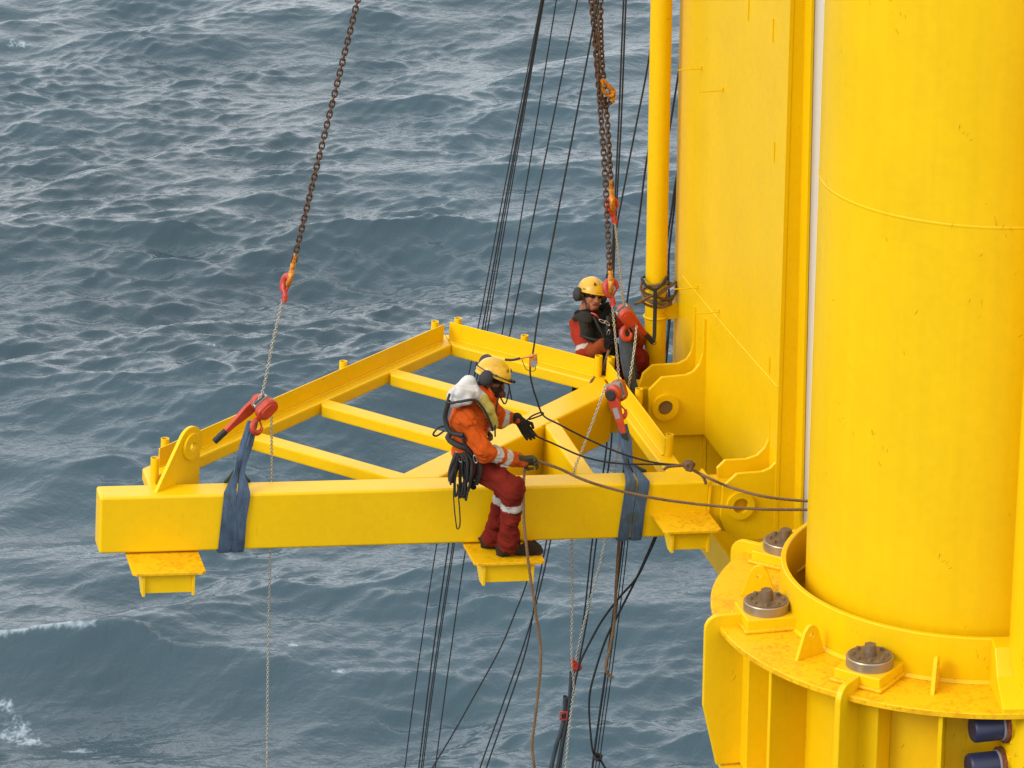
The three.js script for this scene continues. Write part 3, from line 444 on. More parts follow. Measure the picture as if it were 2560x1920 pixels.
hoist('red lever hoist over the free beam end, lever pointing at the lifting lug', Q(714, 726, W1), mix(-0.12, -1, 0), Q(657, 1014, W1), mix(0.5, -0.42, 0.72), mix(-0.72, -0.68, 0.1), mix(-0.25, -0.95, 0.1),
  [[Q(706, 748, W1), Q(683, 850, W1), Q(655, 982, W1), Q(645, 1000, W1)], [Q(678, 998, W1), Q(679, 1080, W1 + 0.1), Q(679, 1230, W1 + 0.32), Q(675, 1400, W1 + 0.32), Q(670, 1640, W1 + 0.32), Q(667, 1960, W1 + 0.32)]], { s: 0.94, hookRoll: 0.5 });
hoist('red lever hoist beside the worker in the grey vest, lever towards the pipe', Q(1533, 532, WB), mix(0.15, -1, 0), Q(1566, 786, 2.35), mix(0.25, -0.5, 0.82), mix(0.62, -0.78, -0.05), mix(0.0, -1, 0.1),
  [[Q(1537, 556, WB), Q(1546, 640, 2.0), Q(1556, 740, 2.2), Q(1560, 762, 2.3)], [Q(1590, 790, 2.3), Q(1590, 830, 2.25), Q(1582, 900, 2.15), Q(1572, 962, 2.1), Q(1560, 1050, 2.1), Q(1535, 1180, 2.1), Q(1513, 1350, 2.1), Q(1474, 1508, 2.1), Q(1453, 1586, 2.1), Q(1437, 1665, 2.1), Q(1418, 1770, 2.1)]], { s: 0.92, hookRoll: 0.3 });
hoist('red lever hoist with black hand wheel over the hinged end of the beam', Q(1530, 737, WA), mix(0.1, -1, 0), Q(1540, 980, 0.45), mix(0.45, 0.25, -0.85), mix(0.2, -0.97, 0.05), mix(0.25, -0.95, 0.0),
  [[Q(1530, 762, WA), Q(1537, 830, WA), Q(1546, 945, 0.43), Q(1543, 965, 0.45)], [Q(1514, 962, 0.42), Q(1500, 1005, 0.4), Q(1465, 1100, 0.38), Q(1434, 1185, 0.36), Q(1431, 1250, 0.36), Q(1429, 1351, 0.36), Q(1431, 1490, 0.36), Q(1429, 1650, 0.36), Q(1434, 1720, 0.4), Q(1424, 1810, 0.4), Q(1410, 1960, 0.4)]], { s: 0.9, wheel: 1, tag: 1, hookRoll: 0.5 });

// ---------------------------------------------------------------- webbing slings
// strap swept along points (world) with a half-width vector at each, thickness th
function strap(rows, th) {
  const pos = [], idx = [], n = rows.length;
  rows.forEach(([p, h], i) => { const a = rows[Math.max(0, i - 1)][0], b = rows[Math.min(n - 1, i + 1)][0], t = b.clone().sub(a).normalize(), nn = t.clone().cross(h).normalize().multiplyScalar(th / 2); for (const [s, q] of [[1, 1], [0.4, 1.5], [-0.4, 1.5], [-1, 1], [-1, -1], [1, -1]]) { const v = p.clone().addScaledVector(h, s).addScaledVector(nn, q); pos.push(v.x, v.y, v.z); } });
  for (let i = 0; i + 1 < n; i++) for (let k = 0; k < 6; k++) { const a = i * 6 + k, b = i * 6 + (k + 1) % 6, c = a + 6, d = b + 6; idx.push(a, b, c, b, d, c); }
  idx.push(0, 5, 1, 1, 5, 4, 1, 4, 2, 2, 4, 3);
  const g = new THREE.BufferGeometry(); g.setAttribute('position', new THREE.Float32BufferAttribute(pos, 3)); g.setIndex(idx); const q = g.toNonIndexed(); q.computeVertexNormals(); q.setAttribute('uv', new THREE.Float32BufferAttribute(new Float32Array(q.attributes.position.count * 2), 2)); return flatN(q);
}
const subdiv = (rows, k) => { const ps = new THREE.CatmullRomCurve3(rows.map((r) => r[0]), false, 'catmullrom', 0.25), out = []; for (let i = 0; i + 1 < rows.length; i++) for (let j = 0; j < k; j++) { const f = j / k; out.push([ps.getPoint((i + f) / (rows.length - 1)), rows[i][1].clone().lerp(rows[i + 1][1], f)]); } out.push(rows[rows.length - 1]); return out; };
function sling(label, hook, gather, u0, gap, hw, mat, gw) {
  const t = thing('webbing_sling', label, 'sling', hook, 'webbing slings'), B = hook, ux = fw(1, 0, 0).sub(fw(0, 0, 0));
  const sub = (rows) => rows.map(([p, h]) => [p.clone().sub(B), h]);
  const e = 0.012, gv = gather.clone();
  for (const s of [-1, 1]) {
    const u = u0 + s * gap, k = ux.clone().multiplyScalar(hw), g1 = gv.clone().addScaledVector(ux, s * gw * 0.9), tw = ux.clone().multiplyScalar(gw * 0.75).addScaledVector(V(0, 0, 1), s * 0.022), tw2 = ux.clone().multiplyScalar(gw * 1.05).addScaledVector(V(0, 0, 1), -s * 0.012);
    part('front_strap', strap([...sub(subdiv([[hook.clone().addScaledVector(ux, s * gw * 0.45), tw2], [hook.clone().lerp(gv, 0.5).addScaledVector(ux, s * gw * 0.7), tw2.clone().multiplyScalar(1.15)], [g1, tw.clone().multiplyScalar(0.72)], [g1.clone().lerp(fw(u, 0.02, -0.002), 0.45), k.clone().multiplyScalar(0.62)], [fw(u, 0.02, -0.002), k.clone().multiplyScalar(0.98)], [fw(u, -0.02, -e), k]], 8)), ...sub([[fw(u - 0.018 - s * 0.004, -0.2, -e - 0.002), k], [fw(u - 0.03, -0.44, -e), k], [fw(u - 0.032, -0.474, 0.004), k], [fw(u - 0.032, -0.475, 0.2), k]])], 0.012), mat, t);
    part('rear_strap', strap([...sub(subdiv([[hook.clone().addScaledVector(ux, s * gw * 0.4), ux.clone().multiplyScalar(gw * 0.6)], [gv.clone().addScaledVector(ux, s * gw * 0.6).addScaledVector(WH, 0.05), ux.clone().multiplyScalar(gw * 0.7)], [fw(u + 0.045, 0.012, 0.262), k], [fw(u + 0.045, -0.02, 0.262 + e), k]], 6)), ...sub([[fw(u, -0.44, 0.262 + e), k], [fw(u - 0.04, -0.476, 0.2), k]])], 0.01), mat, t);
  }
  return t;
}
{
  const a = fl(Q(580, 1300, 0)), b = fl(Q(1586, 1300, 0));
  sling('blue grey webbing sling choked round the free end of the beam', Q(632, 1052, W1), Q(598, 1178, 0.06), a.x + 0.03, 0.052, 0.05, M.webbing, 0.027);
  sling('dirty blue webbing sling round the beam beside the hinge bracket', Q(1556, 1062, 0.4), Q(1572, 1160, 0.1), b.x, 0.052, 0.046, M.webbing, 0.026);
  // dark sling behind, round the end of the diagonal
  const h = Q(1560, 822, 2.35), t = thing('webbing_sling', 'dark grey webbing sling below the hoist beside the worker in the grey vest', 'sling', h, 'webbing slings');
  const k = UH.clone().multiplyScalar(0.05), r = (l) => l.map(([px, py, w, f]) => [Q(px, py, w).sub(h), k.clone().multiplyScalar(f)]);
  part('front_strap', strap(subdiv(r([[1560, 822, 2.35, 0.8], [1563, 860, 2.3, 1.0], [1568, 900, 2.24, 1.05], [1576, 950, 2.2, 0.9], [1590, 990, 2.18, 0.8], [1600, 1060, 2.16, 0.8]]), 5), 0.04), M.webbingDark, t);
  part('rear_strap', strap(subdiv(r([[1562, 822, 2.4, 0.7], [1570, 860, 2.5, 0.9], [1582, 950, 2.62, 0.9], [1590, 1060, 2.62, 0.8]]), 5), 0.03), M.webbingDark, t);
}

// ---------------------------------------------------------------- ropes
const wire = (label, pts, r, group, mat = M.blackRope, cat = 'rope') => one('black_rope', tubeOf(pts, r, pts.length * 8, 6), mat, label, cat, group);
const line = (w, l) => l.map(([x, y, dw]) => Q(x, y, w + (dw ?? 0)));
const BUNDLE = 'black ropes hanging behind the frame corner';
[[1353, 1199, 1092, 1012], [1356, 1210, 1121.5, 1047], [1358, 1216, 1132, 1053], [1360, 1223, 1136, 1057]].forEach(([a, b, c, d], i) => wire('thin black rope in the close bundle behind the frame corner', line(4.1 + i * 0.05, [[a + 62, -330], [a, 0], [a + (b - a) * 0.52, 410], [b, 800], [(b + c) / 2 - 2, 1080], [c, 1360], [(c + d) / 2 - 3, 1640], [d, 1920], [d - 14, 2040]]), i === 1 ? 0.0075 : 0.006, BUNDLE));
wire('single thin black rope between the rope bundle and the helmeted worker', line(4.2, [[1444, -330], [1391, 0], [1326, 400], [1261, 800], [1215, 1080], [1163, 1380], [1124, 1650], [1088, 1920], [1072, 2040]]), 0.0062);
wire('black rope passing down just behind the yellow helmet of the climber', line(3.9, [[1510, -330], [1443, 0], [1362, 400], [1282, 800], [1272, 850], [1264, 900], [1340, 1330], [1315, 1461], [1289, 1529], [1254, 1614], [1190, 1732], [1136, 1828], [1081, 1920], [1030, 2010]]), 0.0072);
[[1376, 1346, 1311, 1200], [1366, 1342, 1303, 1216]].forEach(([a, b, c, d], i) => wire('black rope of the slanting pair below the climber\'s step', line(3.2 + 0.1 * i, [[a + 6, 1310], [a, 1353], [b, 1486 - 10 * i], [c + 14 * i, 1607 + 10 * i], [(c + d) / 2 + 10 * i, 1765], [d, 1920], [d - 30, 2020]]), 0.0075, 'slanting rope pair below the beam'));
[[1559, 1532, 1517, 1481, 1439], [1565, 1536, 1528, 1491, 1446]].forEach(([a, b, c, d, e], i) => wire('black rope of the close pair behind the rusty chains', line(2.95 + i * 0.06, [[a + 16, -330], [a, 0], [a - 12, 300], [b, 627], [b - 6, 900], [c, 1110], [d, 1350], [(d + e) / 2, 1540], [e, 1664], [e - 24, 1790], [e - 50, 1940], [e - 60, 2030]]), 0.0085, 'rope pair behind the chains'));
wire('black rope slanting from the yellow pipe to the red chain hook', line(3.15, [[1634, 60], [1620, 161], [1585, 340], [1541, 569], [1513, 713], [1500, 800]]), 0.0085);
wire('black rope between the red hoist and the yellow pipe', line(3.3, [[1640, 280], [1616, 405], [1596, 560], [1568, 752], [1552, 900]]), 0.0095);
wire('black rope between the pipe and the box column, upper', line(3.5, [[1706, 120], [1696, 185], [1684, 260], [1672, 335], [1656, 430], [1640, 560]]), 0.01);
[0, 1].forEach((i) => wire('black rope of the pair crossing behind the foot of the pipe', line(3.5 + 0.08 * i, [[1700 + 5 * i, 400], [1690 + 4 * i, 450], [1677 + 6 * i, 540], [1664 + 8 * i, 640], [1676 - 4 * i, 780], [1660 + 6 * i, 900], [1645, 1000]]), 0.01, 'rope pair behind the pipe'));
[[1556, 1481], [1562, 1489], [1570, 1497]].forEach(([a, d], i) => wire(i ? 'thin black rope of the pair hanging below the dirty blue sling' : 'thick black rope beside two thin ones below the dirty blue sling', line(1.5 + i * 0.07, [[a + 8, 1250], [a, 1350], [(a + d) / 2 + 4, 1620], [d, 1920], [d - 10, 2030]]), i ? 0.0055 : 0.011, 'rope trio below the sling'));
wire('black rope curving from under the hinge bracket to the red hook below', line(0.5, [[1652, 1310], [1640, 1344], [1618, 1392], [1592, 1444], [1549, 1493], [1506, 1550], [1474, 1607], [1453, 1650], [1441, 1690], [1425, 1770], [1400, 1900], [1390, 1960]]), 0.0095);
wire('black rope bowing from under the hinge bracket to a knot', line(0.55, [[1648, 1310], [1636, 1344], [1590, 1448], [1549, 1529], [1517, 1593], [1489, 1675], [1474, 1739], [1476, 1828], [1485, 1885], [1496, 1893], [1513, 1920], [1535, 1955]]), 0.0095);
one('rope_knot', tubeOf([[1484, 1882], [1494, 1886], [1500, 1893], [1494, 1900], [1487, 1894], [1494, 1886], [1503, 1888], [1499, 1900], [1488, 1898]].map(([x, y], i) => Q(x, y, 0.52 + 0.015 * (i % 3))), 0.012, 50, 7), M.black, 'small black knot on the bowing rope', 'knot');
// lower gear where the chain tails meet
[[1436, 1658], [1409, 1790]].forEach(([x, y], i) => {
  const p = Q(x, y, 0.9), t = thing('chain_end_stop', i ? 'small red open block on the chain tail below the beam' : 'small red hook where two chain tails meet below the beam', i ? 'block' : 'hook', p);
  if (i) { part('frame', [at(rbox(0.06, 0.012, 0.02, 0.003), 0, 0.035, 0), at(rbox(0.06, 0.012, 0.02, 0.003), 0, -0.03, 0), at(rbox(0.012, 0.07, 0.02, 0.003), -0.028, 0, 0), at(rbox(0.012, 0.07, 0.02, 0.003), 0.028, 0, 0)], M.red, t); part('core', at(rbox(0.035, 0.04, 0.014, 0.004), 0, -0.005, -0.01), M.black, t); }
  else { part('hook', hookGeo(0.24, 0.09).rotateZ(0.6), M.red, t); part('shank', rod(V(0.0, 0.02, 0), V(0.04, -0.05, 0), 0.018), M.red, t); }
});
[[1409, 1800, 1376, 1930], [1425, 1740, 1397, 1930]].forEach(([a, b, c, d], i) => one('dark_strap', tubeOf(line(1.0, [[a + 4, b - 60], [a, b], [(a + c) / 2 - 2, (b + d) / 2], [c, d], [c - 14, d + 90]]), 0.019, 24, 7), M.webbingDark, i ? 'dark strap below the red hook on the chain tails' : 'dark strap hanging from the small red block', 'strap'));

// laid natural rope: three strands twisted round each other
function laid(pts, r, pitch = 0.075) {
  const c = pts instanceof THREE.Curve ? pts : curveOf(pts), L = c.getLength(), n = Math.min(260, Math.max(16, Math.round(L / 0.016))), fr = c.computeFrenetFrames(n, false), gs = []; c.arcLengthDivisions = 400; c.updateArcLengths();
  for (let s = 0; s < 3; s++) { const q = []; for (let i = 0; i <= n; i++) { const t = i / n, a = t * L / pitch * 2 * Math.PI + s * 2.094, p = c.getPointAt(t); q.push(p.addScaledVector(fr.normals[i], r * 0.5 * Math.cos(a)).addScaledVector(fr.binormals[i], r * 0.5 * Math.sin(a))); } gs.push(tubeOf(new THREE.CatmullRomCurve3(q), r * 0.58, n, 5)); }
  return mergeGeometries(gs);
}
const manila = (label, pts, r, mat = M.sisal, name = 'natural_rope') => one(name, laid(pts, r), mat, label, 'rope');
// hauling line: off the knot to the column edge, round behind, back to the climber's hand and down
manila('brown rope held in the climber\'s lower glove, running to the column', [...line(-0.27, [[1308, 1158], [1330, 1150], [1352, 1156]]), ...line(-0.24, [[1400, 1172], [1450, 1196], [1530, 1222], [1640, 1246], [1760, 1262]]), ...line(-0.3, [[1880, 1272], [1960, 1274], [2050, 1274]])], 0.0125);
manila('brown rope hanging from the climber\'s lower glove past the boot', [...line(-0.26, [[1345, 1150], [1322, 1152], [1313, 1172]]), ...line(-0.44, [[1309, 1230], [1310, 1300], [1314, 1345]]), ...line(-0.44, [[1325, 1437], [1339, 1529], [1352, 1636], [1346, 1721], [1336, 1810], [1330, 1863], [1336, 1925], [1340, 2030]])], 0.0125);
manila('brown rope from the knot to the edge of the column', [...line(-0.02, [[1718, 1168], [1745, 1182]]), ...line(-0.1, [[1780, 1199], [1820, 1216]]), ...line(-0.28, [[1900, 1239], [1960, 1248], [2045, 1255]])], 0.0125);
{
  const k = Q(1722, 1164, 0.0), t = thing('rope_knot', 'bulky brown rope knot on the beam top beside the hinge lug', 'knot', k);
  const pts = []; for (let i = 0; i < 26; i++) { const a = i * 0.92; pts.push(V(0.028 * Math.cos(a) + 0.006 * (i % 5) - 0.012, 0.03 * Math.sin(a), 0.026 * Math.sin(a * 0.37 + 1))); }
  part('turns', tubeOf(pts, 0.014, 160, 7), M.sisalDark, t);
  part('tail', laid(line(0.0, [[1716, 1163], [1690, 1165], [1668, 1168], [1659, 1174]]).map((p) => p.sub(k)), 0.0125), M.sisalDark, t);
  part('tail', laid(line(-0.03, [[1728, 1172], [1750, 1185], [1760, 1196], [1765, 1210]]).map((p) => p.sub(k)), 0.0125), M.sisalDark, t);
}
manila('brown rope end hanging free below the blue sling with a turned up tip', line(0.34, [[1553, 1290], [1548, 1348], [1541, 1450], [1535, 1558], [1524, 1625], [1514, 1668], [1519, 1684], [1533, 1694]]), 0.0135, M.sisal);
manila('brown rope in the hand of the worker in the grey vest', [Q(1525, 868, 2.66), Q(1515, 900, 2.6), Q(1508, 920, 2.58), Q(1500, 934, 2.56), Q(1488, 944, 2.52), Q(1478, 955, 2.40), Q(1476, 962, 2.36)], 0.014, M.sisal);
one('rope_knot', tubeOf(Array.from({ length: 14 }, (_, i) => Q(1506 + 8 * Math.cos(i * 1.1), 926 + 6 * Math.sin(i * 1.1) + i * 0.5, 2.58 + 0.012 * Math.sin(i * 2))), 0.011, 70, 6), M.sisalDark, 'brown rope knot over the far frame corner below the gloved hand', 'knot');
{ // lashing round the pipe
  const ctr = place(5.166, 0, 3.0), pts = [], n = 44;
  for (let i = 0; i <= n; i++) { const a = i / n * Math.PI * 2 * 3.4 + 0.6, r = 0.108 + 0.022 * Math.sin(i * 0.7); pts.push(V(ctr.x + r * Math.cos(a), ORG.y + 0.38 - 0.17 * i / n + 0.035 * Math.sin(a * 1.0 + i * 0.13), ctr.z + r * Math.sin(a))); }
  const base = V(ctr.x, ORG.y + 0.2, ctr.z), t = thing('rope_lashing', 'tangle of brown rope lashed round the slim yellow pipe', 'rope', base);
  part('turns', laid(pts.map((p) => p.sub(base)), 0.014), M.sisal, t);
  part('loop', laid([Q(1690, 705, 3.0), Q(1670, 720, 2.9), Q(1648, 735, 2.87), Q(1625, 742, 2.85), Q(1600, 755, 2.7), Q(1588, 760, 2.6)].map((p) => p.sub(base)), 0.014), M.sisal, t);
  part('loop', laid([Q(1606, 700, 2.9), Q(1603, 725, 2.88), Q(1618, 735, 2.87), Q(1640, 742, 2.87), Q(1668, 748, 2.9), Q(1688, 735, 2.95), Q(1692, 712, 3.0)].map((p) => p.sub(base)), 0.013), M.sisalDark, t);
  part('loop', laid([Q(1600, 752, 2.8), Q(1625, 765, 2.86), Q(1655, 768, 2.86), Q(1676, 756, 2.93), Q(1684, 738, 2.98)].map((p) => p.sub(base)), 0.013), M.sisal, t);
  const s = thing('strop', 'black webbing strop hanging down the slim pipe to the hoist lever', 'strap', Q(1636, 726, 2.84));
  const sb = s.position, hw = UH.clone().multiplyScalar(0.011);
  part('drop', strap([[1638, 726, 2.83], [1638, 760, 2.83], [1637, 800, 2.8], [1636, 838, 2.76], [1634, 852, 2.74]].map(([x, y, w]) => [Q(x, y, w).sub(sb), hw.clone().multiplyScalar(1.5)]), 0.006), M.black, s);
  part('collar', tubeOf([Q(1606, 700, 2.9), Q(1617, 715, 2.85), Q(1636, 724, 2.84), Q(1655, 712, 2.86), Q(1666, 695, 2.93), Q(1664, 688, 3.06), Q(1636, 690, 3.12), Q(1610, 692, 3.06)].map((p) => p.sub(sb)), 0.013, 60, 6, true), M.black, s);
  part('ring', new THREE.TorusGeometry(0.02, 0.005, 6, 16).translate(0, 0, 0).translate(...Q(1634, 856, 2.72).sub(sb).toArray()), M.sisalDark, s);
}
// climber's rope: from above through the descender, round the glove and on to the knot
wire('black climbing rope running through the descender to the knot on the beam', [...line(0.35, [[1559, -330], [1496, 0], [1420, 400], [1344, 800], [1334, 872], [1325, 925], [1331, 965], [1344, 1005], [1355, 1035]]), ...line(0.1, [[1400, 1062], [1470, 1098], [1560, 1136], [1640, 1157], [1712, 1163]])], 0.0078);
wire('black rope from the climber\'s upper glove to the knot on the beam', line(0.05, [[1322, 1075], [1336, 1087], [1390, 1112], [1460, 1142], [1540, 1158], [1640, 1161], [1712, 1164]]), 0.0072);
one('black_rope', tubeOf([Q(1316, 1052, 0.12), Q(1330, 1040, 0.12), Q(1354, 1031, 0.12), Q(1358, 1035, 0.14), Q(1340, 1043, 0.14), Q(1322, 1049, 0.14)], 0.0065, 40, 6), M.blackRope, 'small black rope loop at the climber\'s upper glove', 'rope');
{
  const p = Q(1333, 900, 0.33), t = thing('rope_descender', 'orange and steel descender clipped on the black climbing rope', 'descender', p);
  part('side_plate', [plate([[-0.03, 0.05], [0.03, 0.055], [0.035, -0.02], [0.01, -0.06], [-0.035, -0.05]], 0.012, [], 0.003)], M.orangeMetal, t);
  part('pulley', at(new THREE.CylinderGeometry(0.026, 0.026, 0.03, 20), 0.006, -0.022, 0.012, 0, Math.PI / 2), M.grey, t);
  part('handle', rod(V(0.0, 0.04, 0.012), V(-0.1, 0.018, 0.012), 0.011, 0.008, 8), M.orangeMetal, t);
  part('axle', at(new THREE.CylinderGeometry(0.008, 0.008, 0.05, 10), 0.012, 0.02, 0.01, 0, Math.PI / 2), M.carabiner, t);
  part('lanyard', tubeOf([V(-0.1, 0.018, 0.01), V(-0.16, 0.0, 0.0), V(-0.22, -0.005, -0.02)], 0.01, 14, 6), M.black, t);
  part('cord', tubeOf([V(0.02, -0.05, 0.01), V(0.01, -0.09, 0.0), V(-0.05, -0.08, 0.0), V(-0.08, -0.02, 0), V(-0.09, 0.015, 0.01)], 0.003, 24, 5), M.black, t);
}
// ---------------------------------------------------------------- people
// skin over tapered bones: smooth union of round cones, meshed by surface nets; colour comes from the nearest bone
function skinOver(bones, cell, k, wr = 0) {
  const lo = V(1e9, 1e9, 1e9), hi = V(-1e9, -1e9, -1e9);
  for (const b of bones) { const r = Math.max(b.ra, b.rb) + 3 * cell; for (const p of [b.a, b.b]) { lo.min(p.clone().addScalar(-r)); hi.max(p.clone().addScalar(r)); } b.d = b.b.clone().sub(b.a); b.l2 = Math.max(1e-9, b.d.lengthSq()); }
  const nx = Math.ceil((hi.x - lo.x) / cell) + 1, ny = Math.ceil((hi.y - lo.y) / cell) + 1, nz = Math.ceil((hi.z - lo.z) / cell) + 1, F = new Float32Array(nx * ny * nz).fill(9);
  const dist = (b, x, y, z) => { let t = ((x - b.a.x) * b.d.x + (y - b.a.y) * b.d.y + (z - b.a.z) * b.d.z) / b.l2; t = t < 0 ? 0 : t > 1 ? 1 : t; b.t = t; const ex = x - b.a.x - b.d.x * t, ey = y - b.a.y - b.d.y * t, ez = z - b.a.z - b.d.z * t; return Math.sqrt(ex * ex + ey * ey + ez * ez) - (b.ra + (b.rb - b.ra) * t); };
  for (const b of bones) {
    const m = Math.max(b.ra, b.rb) + 0.06, i0 = Math.max(0, Math.floor((Math.min(b.a.x, b.b.x) - m - lo.x) / cell)), i1 = Math.min(nx - 1, Math.ceil((Math.max(b.a.x, b.b.x) + m - lo.x) / cell)), j0 = Math.max(0, Math.floor((Math.min(b.a.y, b.b.y) - m - lo.y) / cell)), j1 = Math.min(ny - 1, Math.ceil((Math.max(b.a.y, b.b.y) + m - lo.y) / cell)), k0 = Math.max(0, Math.floor((Math.min(b.a.z, b.b.z) - m - lo.z) / cell)), k1 = Math.min(nz - 1, Math.ceil((Math.max(b.a.z, b.b.z) + m - lo.z) / cell));
    for (let q = k0; q <= k1; q++) for (let j = j0; j <= j1; j++) for (let i = i0; i <= i1; i++) { const n = (q * ny + j) * nx + i, d = dist(b, lo.x + i * cell, lo.y + j * cell, lo.z + q * cell), f = F[n], kk = b.k ?? k, h = Math.max(kk - Math.abs(d - f), 0) / kk; F[n] = Math.min(d, f) - h * h * kk * 0.25; }
  }
  if (wr) for (let q = 0; q < nz; q++) for (let j = 0; j < ny; j++) for (let i = 0; i < nx; i++) { const n = (q * ny + j) * nx + i; if (Math.abs(F[n]) < 0.05) { const x = lo.x + i * cell, y = lo.y + j * cell, z = lo.z + q * cell; const r1 = vnoise(x * 11 + z * 7 + 99, y * 15 + z * 9 + 99, 65536, 71), r2 = vnoise(x * 19 - z * 12 + y * 9 + 99, y * 30 + z * 15 + x * 8 + 99, 65536, 72); F[n] += wr * ((r1 - 0.5) * 1.3 + (0.55 - Math.abs(2 * r2 - 1)) * 0.9); } }
  const at_ = (i, j, q) => F[(q * ny + j) * nx + i], ids = new Int32Array(nx * ny * nz).fill(-1), pos = [], idx = [], cor = [[0, 0, 0], [1, 0, 0], [0, 1, 0], [1, 1, 0], [0, 0, 1], [1, 0, 1], [0, 1, 1], [1, 1, 1]], ed = [[0, 1], [2, 3], [4, 5], [6, 7], [0, 2], [1, 3], [4, 6], [5, 7], [0, 4], [1, 5], [2, 6], [3, 7]];
  for (let q = 0; q < nz - 1; q++) for (let j = 0; j < ny - 1; j++) for (let i = 0; i < nx - 1; i++) {
    const v = cor.map((c) => at_(i + c[0], j + c[1], q + c[2])); let s = 0; for (const x of v) if (x < 0) s++; if (s === 0 || s === 8) continue;
    let x = 0, y = 0, z = 0, n = 0; for (const [a, b] of ed) if ((v[a] < 0) !== (v[b] < 0)) { const t = v[a] / (v[a] - v[b]); x += cor[a][0] + t * (cor[b][0] - cor[a][0]); y += cor[a][1] + t * (cor[b][1] - cor[a][1]); z += cor[a][2] + t * (cor[b][2] - cor[a][2]); n++; }
    ids[(q * ny + j) * nx + i] = pos.length / 3; pos.push(lo.x + (i + x / n) * cell, lo.y + (j + y / n) * cell, lo.z + (q + z / n) * cell);
  }
  const id = (i, j, q) => ids[(q * ny + j) * nx + i], quad = (a, b, c, d, flip) => { if (a < 0 || b < 0 || c < 0 || d < 0) return; flip ? idx.push(a, c, b, a, d, c) : idx.push(a, b, c, a, c, d); };
  for (let q = 1; q < nz - 1; q++) for (let j = 1; j < ny - 1; j++) for (let i = 1; i < nx - 1; i++) {
    const f = at_(i, j, q) < 0;
    if (f !== at_(i + 1, j, q) < 0) quad(id(i, j - 1, q - 1), id(i, j, q - 1), id(i, j, q), id(i, j - 1, q), !f);
    if (f !== at_(i, j + 1, q) < 0) quad(id(i - 1, j, q - 1), id(i - 1, j, q), id(i, j, q), id(i, j, q - 1), !f);
    if (f !== at_(i, j, q + 1) < 0) quad(id(i - 1, j - 1, q), id(i, j - 1, q), id(i, j, q), id(i - 1, j, q), !f);
  }
  const g = new THREE.BufferGeometry(), col = new Float32Array(pos.length);
  for (let n = 0; n < pos.length; n += 3) { let best = 9, c = null, bt = 0, bb = null; for (const b of bones) { const d = dist(b, pos[n], pos[n + 1], pos[n + 2]) + (b.bias ?? 0); if (d < best) { best = d; bt = b.t; bb = b; } } c = typeof bb.c === 'function' ? bb.c(bt, V(pos[n], pos[n + 1], pos[n + 2])) : bb.c; col[n] = c.r; col[n + 1] = c.g; col[n + 2] = c.b; }
  g.setAttribute('position', new THREE.Float32BufferAttribute(pos, 3)); g.setAttribute('color', new THREE.BufferAttribute(col, 3)); g.setIndex(idx); g.computeVertexNormals(); g.setAttribute('uv', new THREE.BufferAttribute(new Float32Array(pos.length / 3 * 2), 2));
  return g;
}
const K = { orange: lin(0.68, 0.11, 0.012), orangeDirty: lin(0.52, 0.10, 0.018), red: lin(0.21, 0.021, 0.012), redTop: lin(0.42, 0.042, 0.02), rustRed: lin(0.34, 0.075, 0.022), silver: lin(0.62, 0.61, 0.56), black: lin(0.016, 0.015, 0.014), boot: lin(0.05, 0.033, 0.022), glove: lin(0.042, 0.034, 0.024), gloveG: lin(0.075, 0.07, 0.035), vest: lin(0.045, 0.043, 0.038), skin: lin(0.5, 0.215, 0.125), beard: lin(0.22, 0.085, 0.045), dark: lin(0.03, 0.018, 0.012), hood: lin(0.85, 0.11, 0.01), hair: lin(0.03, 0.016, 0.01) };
const bone = (a, b, ra, rb, c, o = {}) => ({ a, b, ra, rb, c, ...o });
// a gloved hand: palm, four fingers of unequal length in two bends, thumb off the side of the palm
function handBones(wrist, dir, palmN, side, curl, c, s = 1) {
  const y = dir.clone().normalize(), n = palmN.clone().addScaledVector(y, -palmN.dot(y)).normalize(), x = y.clone().cross(n).multiplyScalar(side), P = (a, b, d) => wrist.clone().addScaledVector(x, a * s).addScaledVector(y, b * s).addScaledVector(n, d * s), out = [];
  out.push(bone(P(-0.018, 0.005, 0), P(-0.026, 0.082, 0), 0.022 * s, 0.018 * s, c), bone(P(0.016, 0.005, 0), P(0.026, 0.085, 0), 0.022 * s, 0.018 * s, c), bone(P(0, 0.02, 0), P(0, 0.085, 0), 0.023 * s, 0.019 * s, c));
  [[0.031, 0.068], [0.011, 0.077], [-0.01, 0.071], [-0.03, 0.056]].forEach(([fx, l], i) => { const a0 = curl * (0.5 + 0.12 * i), a1 = curl * (1.15 + 0.1 * i), a2 = curl * (1.8 + 0.1 * i); let px = fx, py = 0.085, pz = 0; const p = [P(px, py, pz)]; for (const [a, f] of [[a0, 0.45], [a1, 0.32], [a2, 0.25]]) { py += l * f * Math.cos(a); pz += l * f * Math.sin(a); px += fx * 0.06; p.push(P(px, py, pz)); } for (let k = 0; k < 3; k++) out.push(bone(p[k], p[k + 1], (0.0118 - 0.0008 * k) * s, (0.011 - 0.0009 * k) * s, c, { k: 0.004 })); });
  const t0 = P(0.03, 0.02, 0.004), t1 = P(0.056, 0.052, 0.016 + 0.012 * curl), t2 = P(0.056 - 0.016 * curl, 0.082, 0.03 + 0.014 * curl); out.push(bone(t0, t1, 0.0145 * s, 0.012 * s, c, { k: 0.008 }), bone(t1, t2, 0.012 * s, 0.01 * s, c, { k: 0.004 })); return out;
}
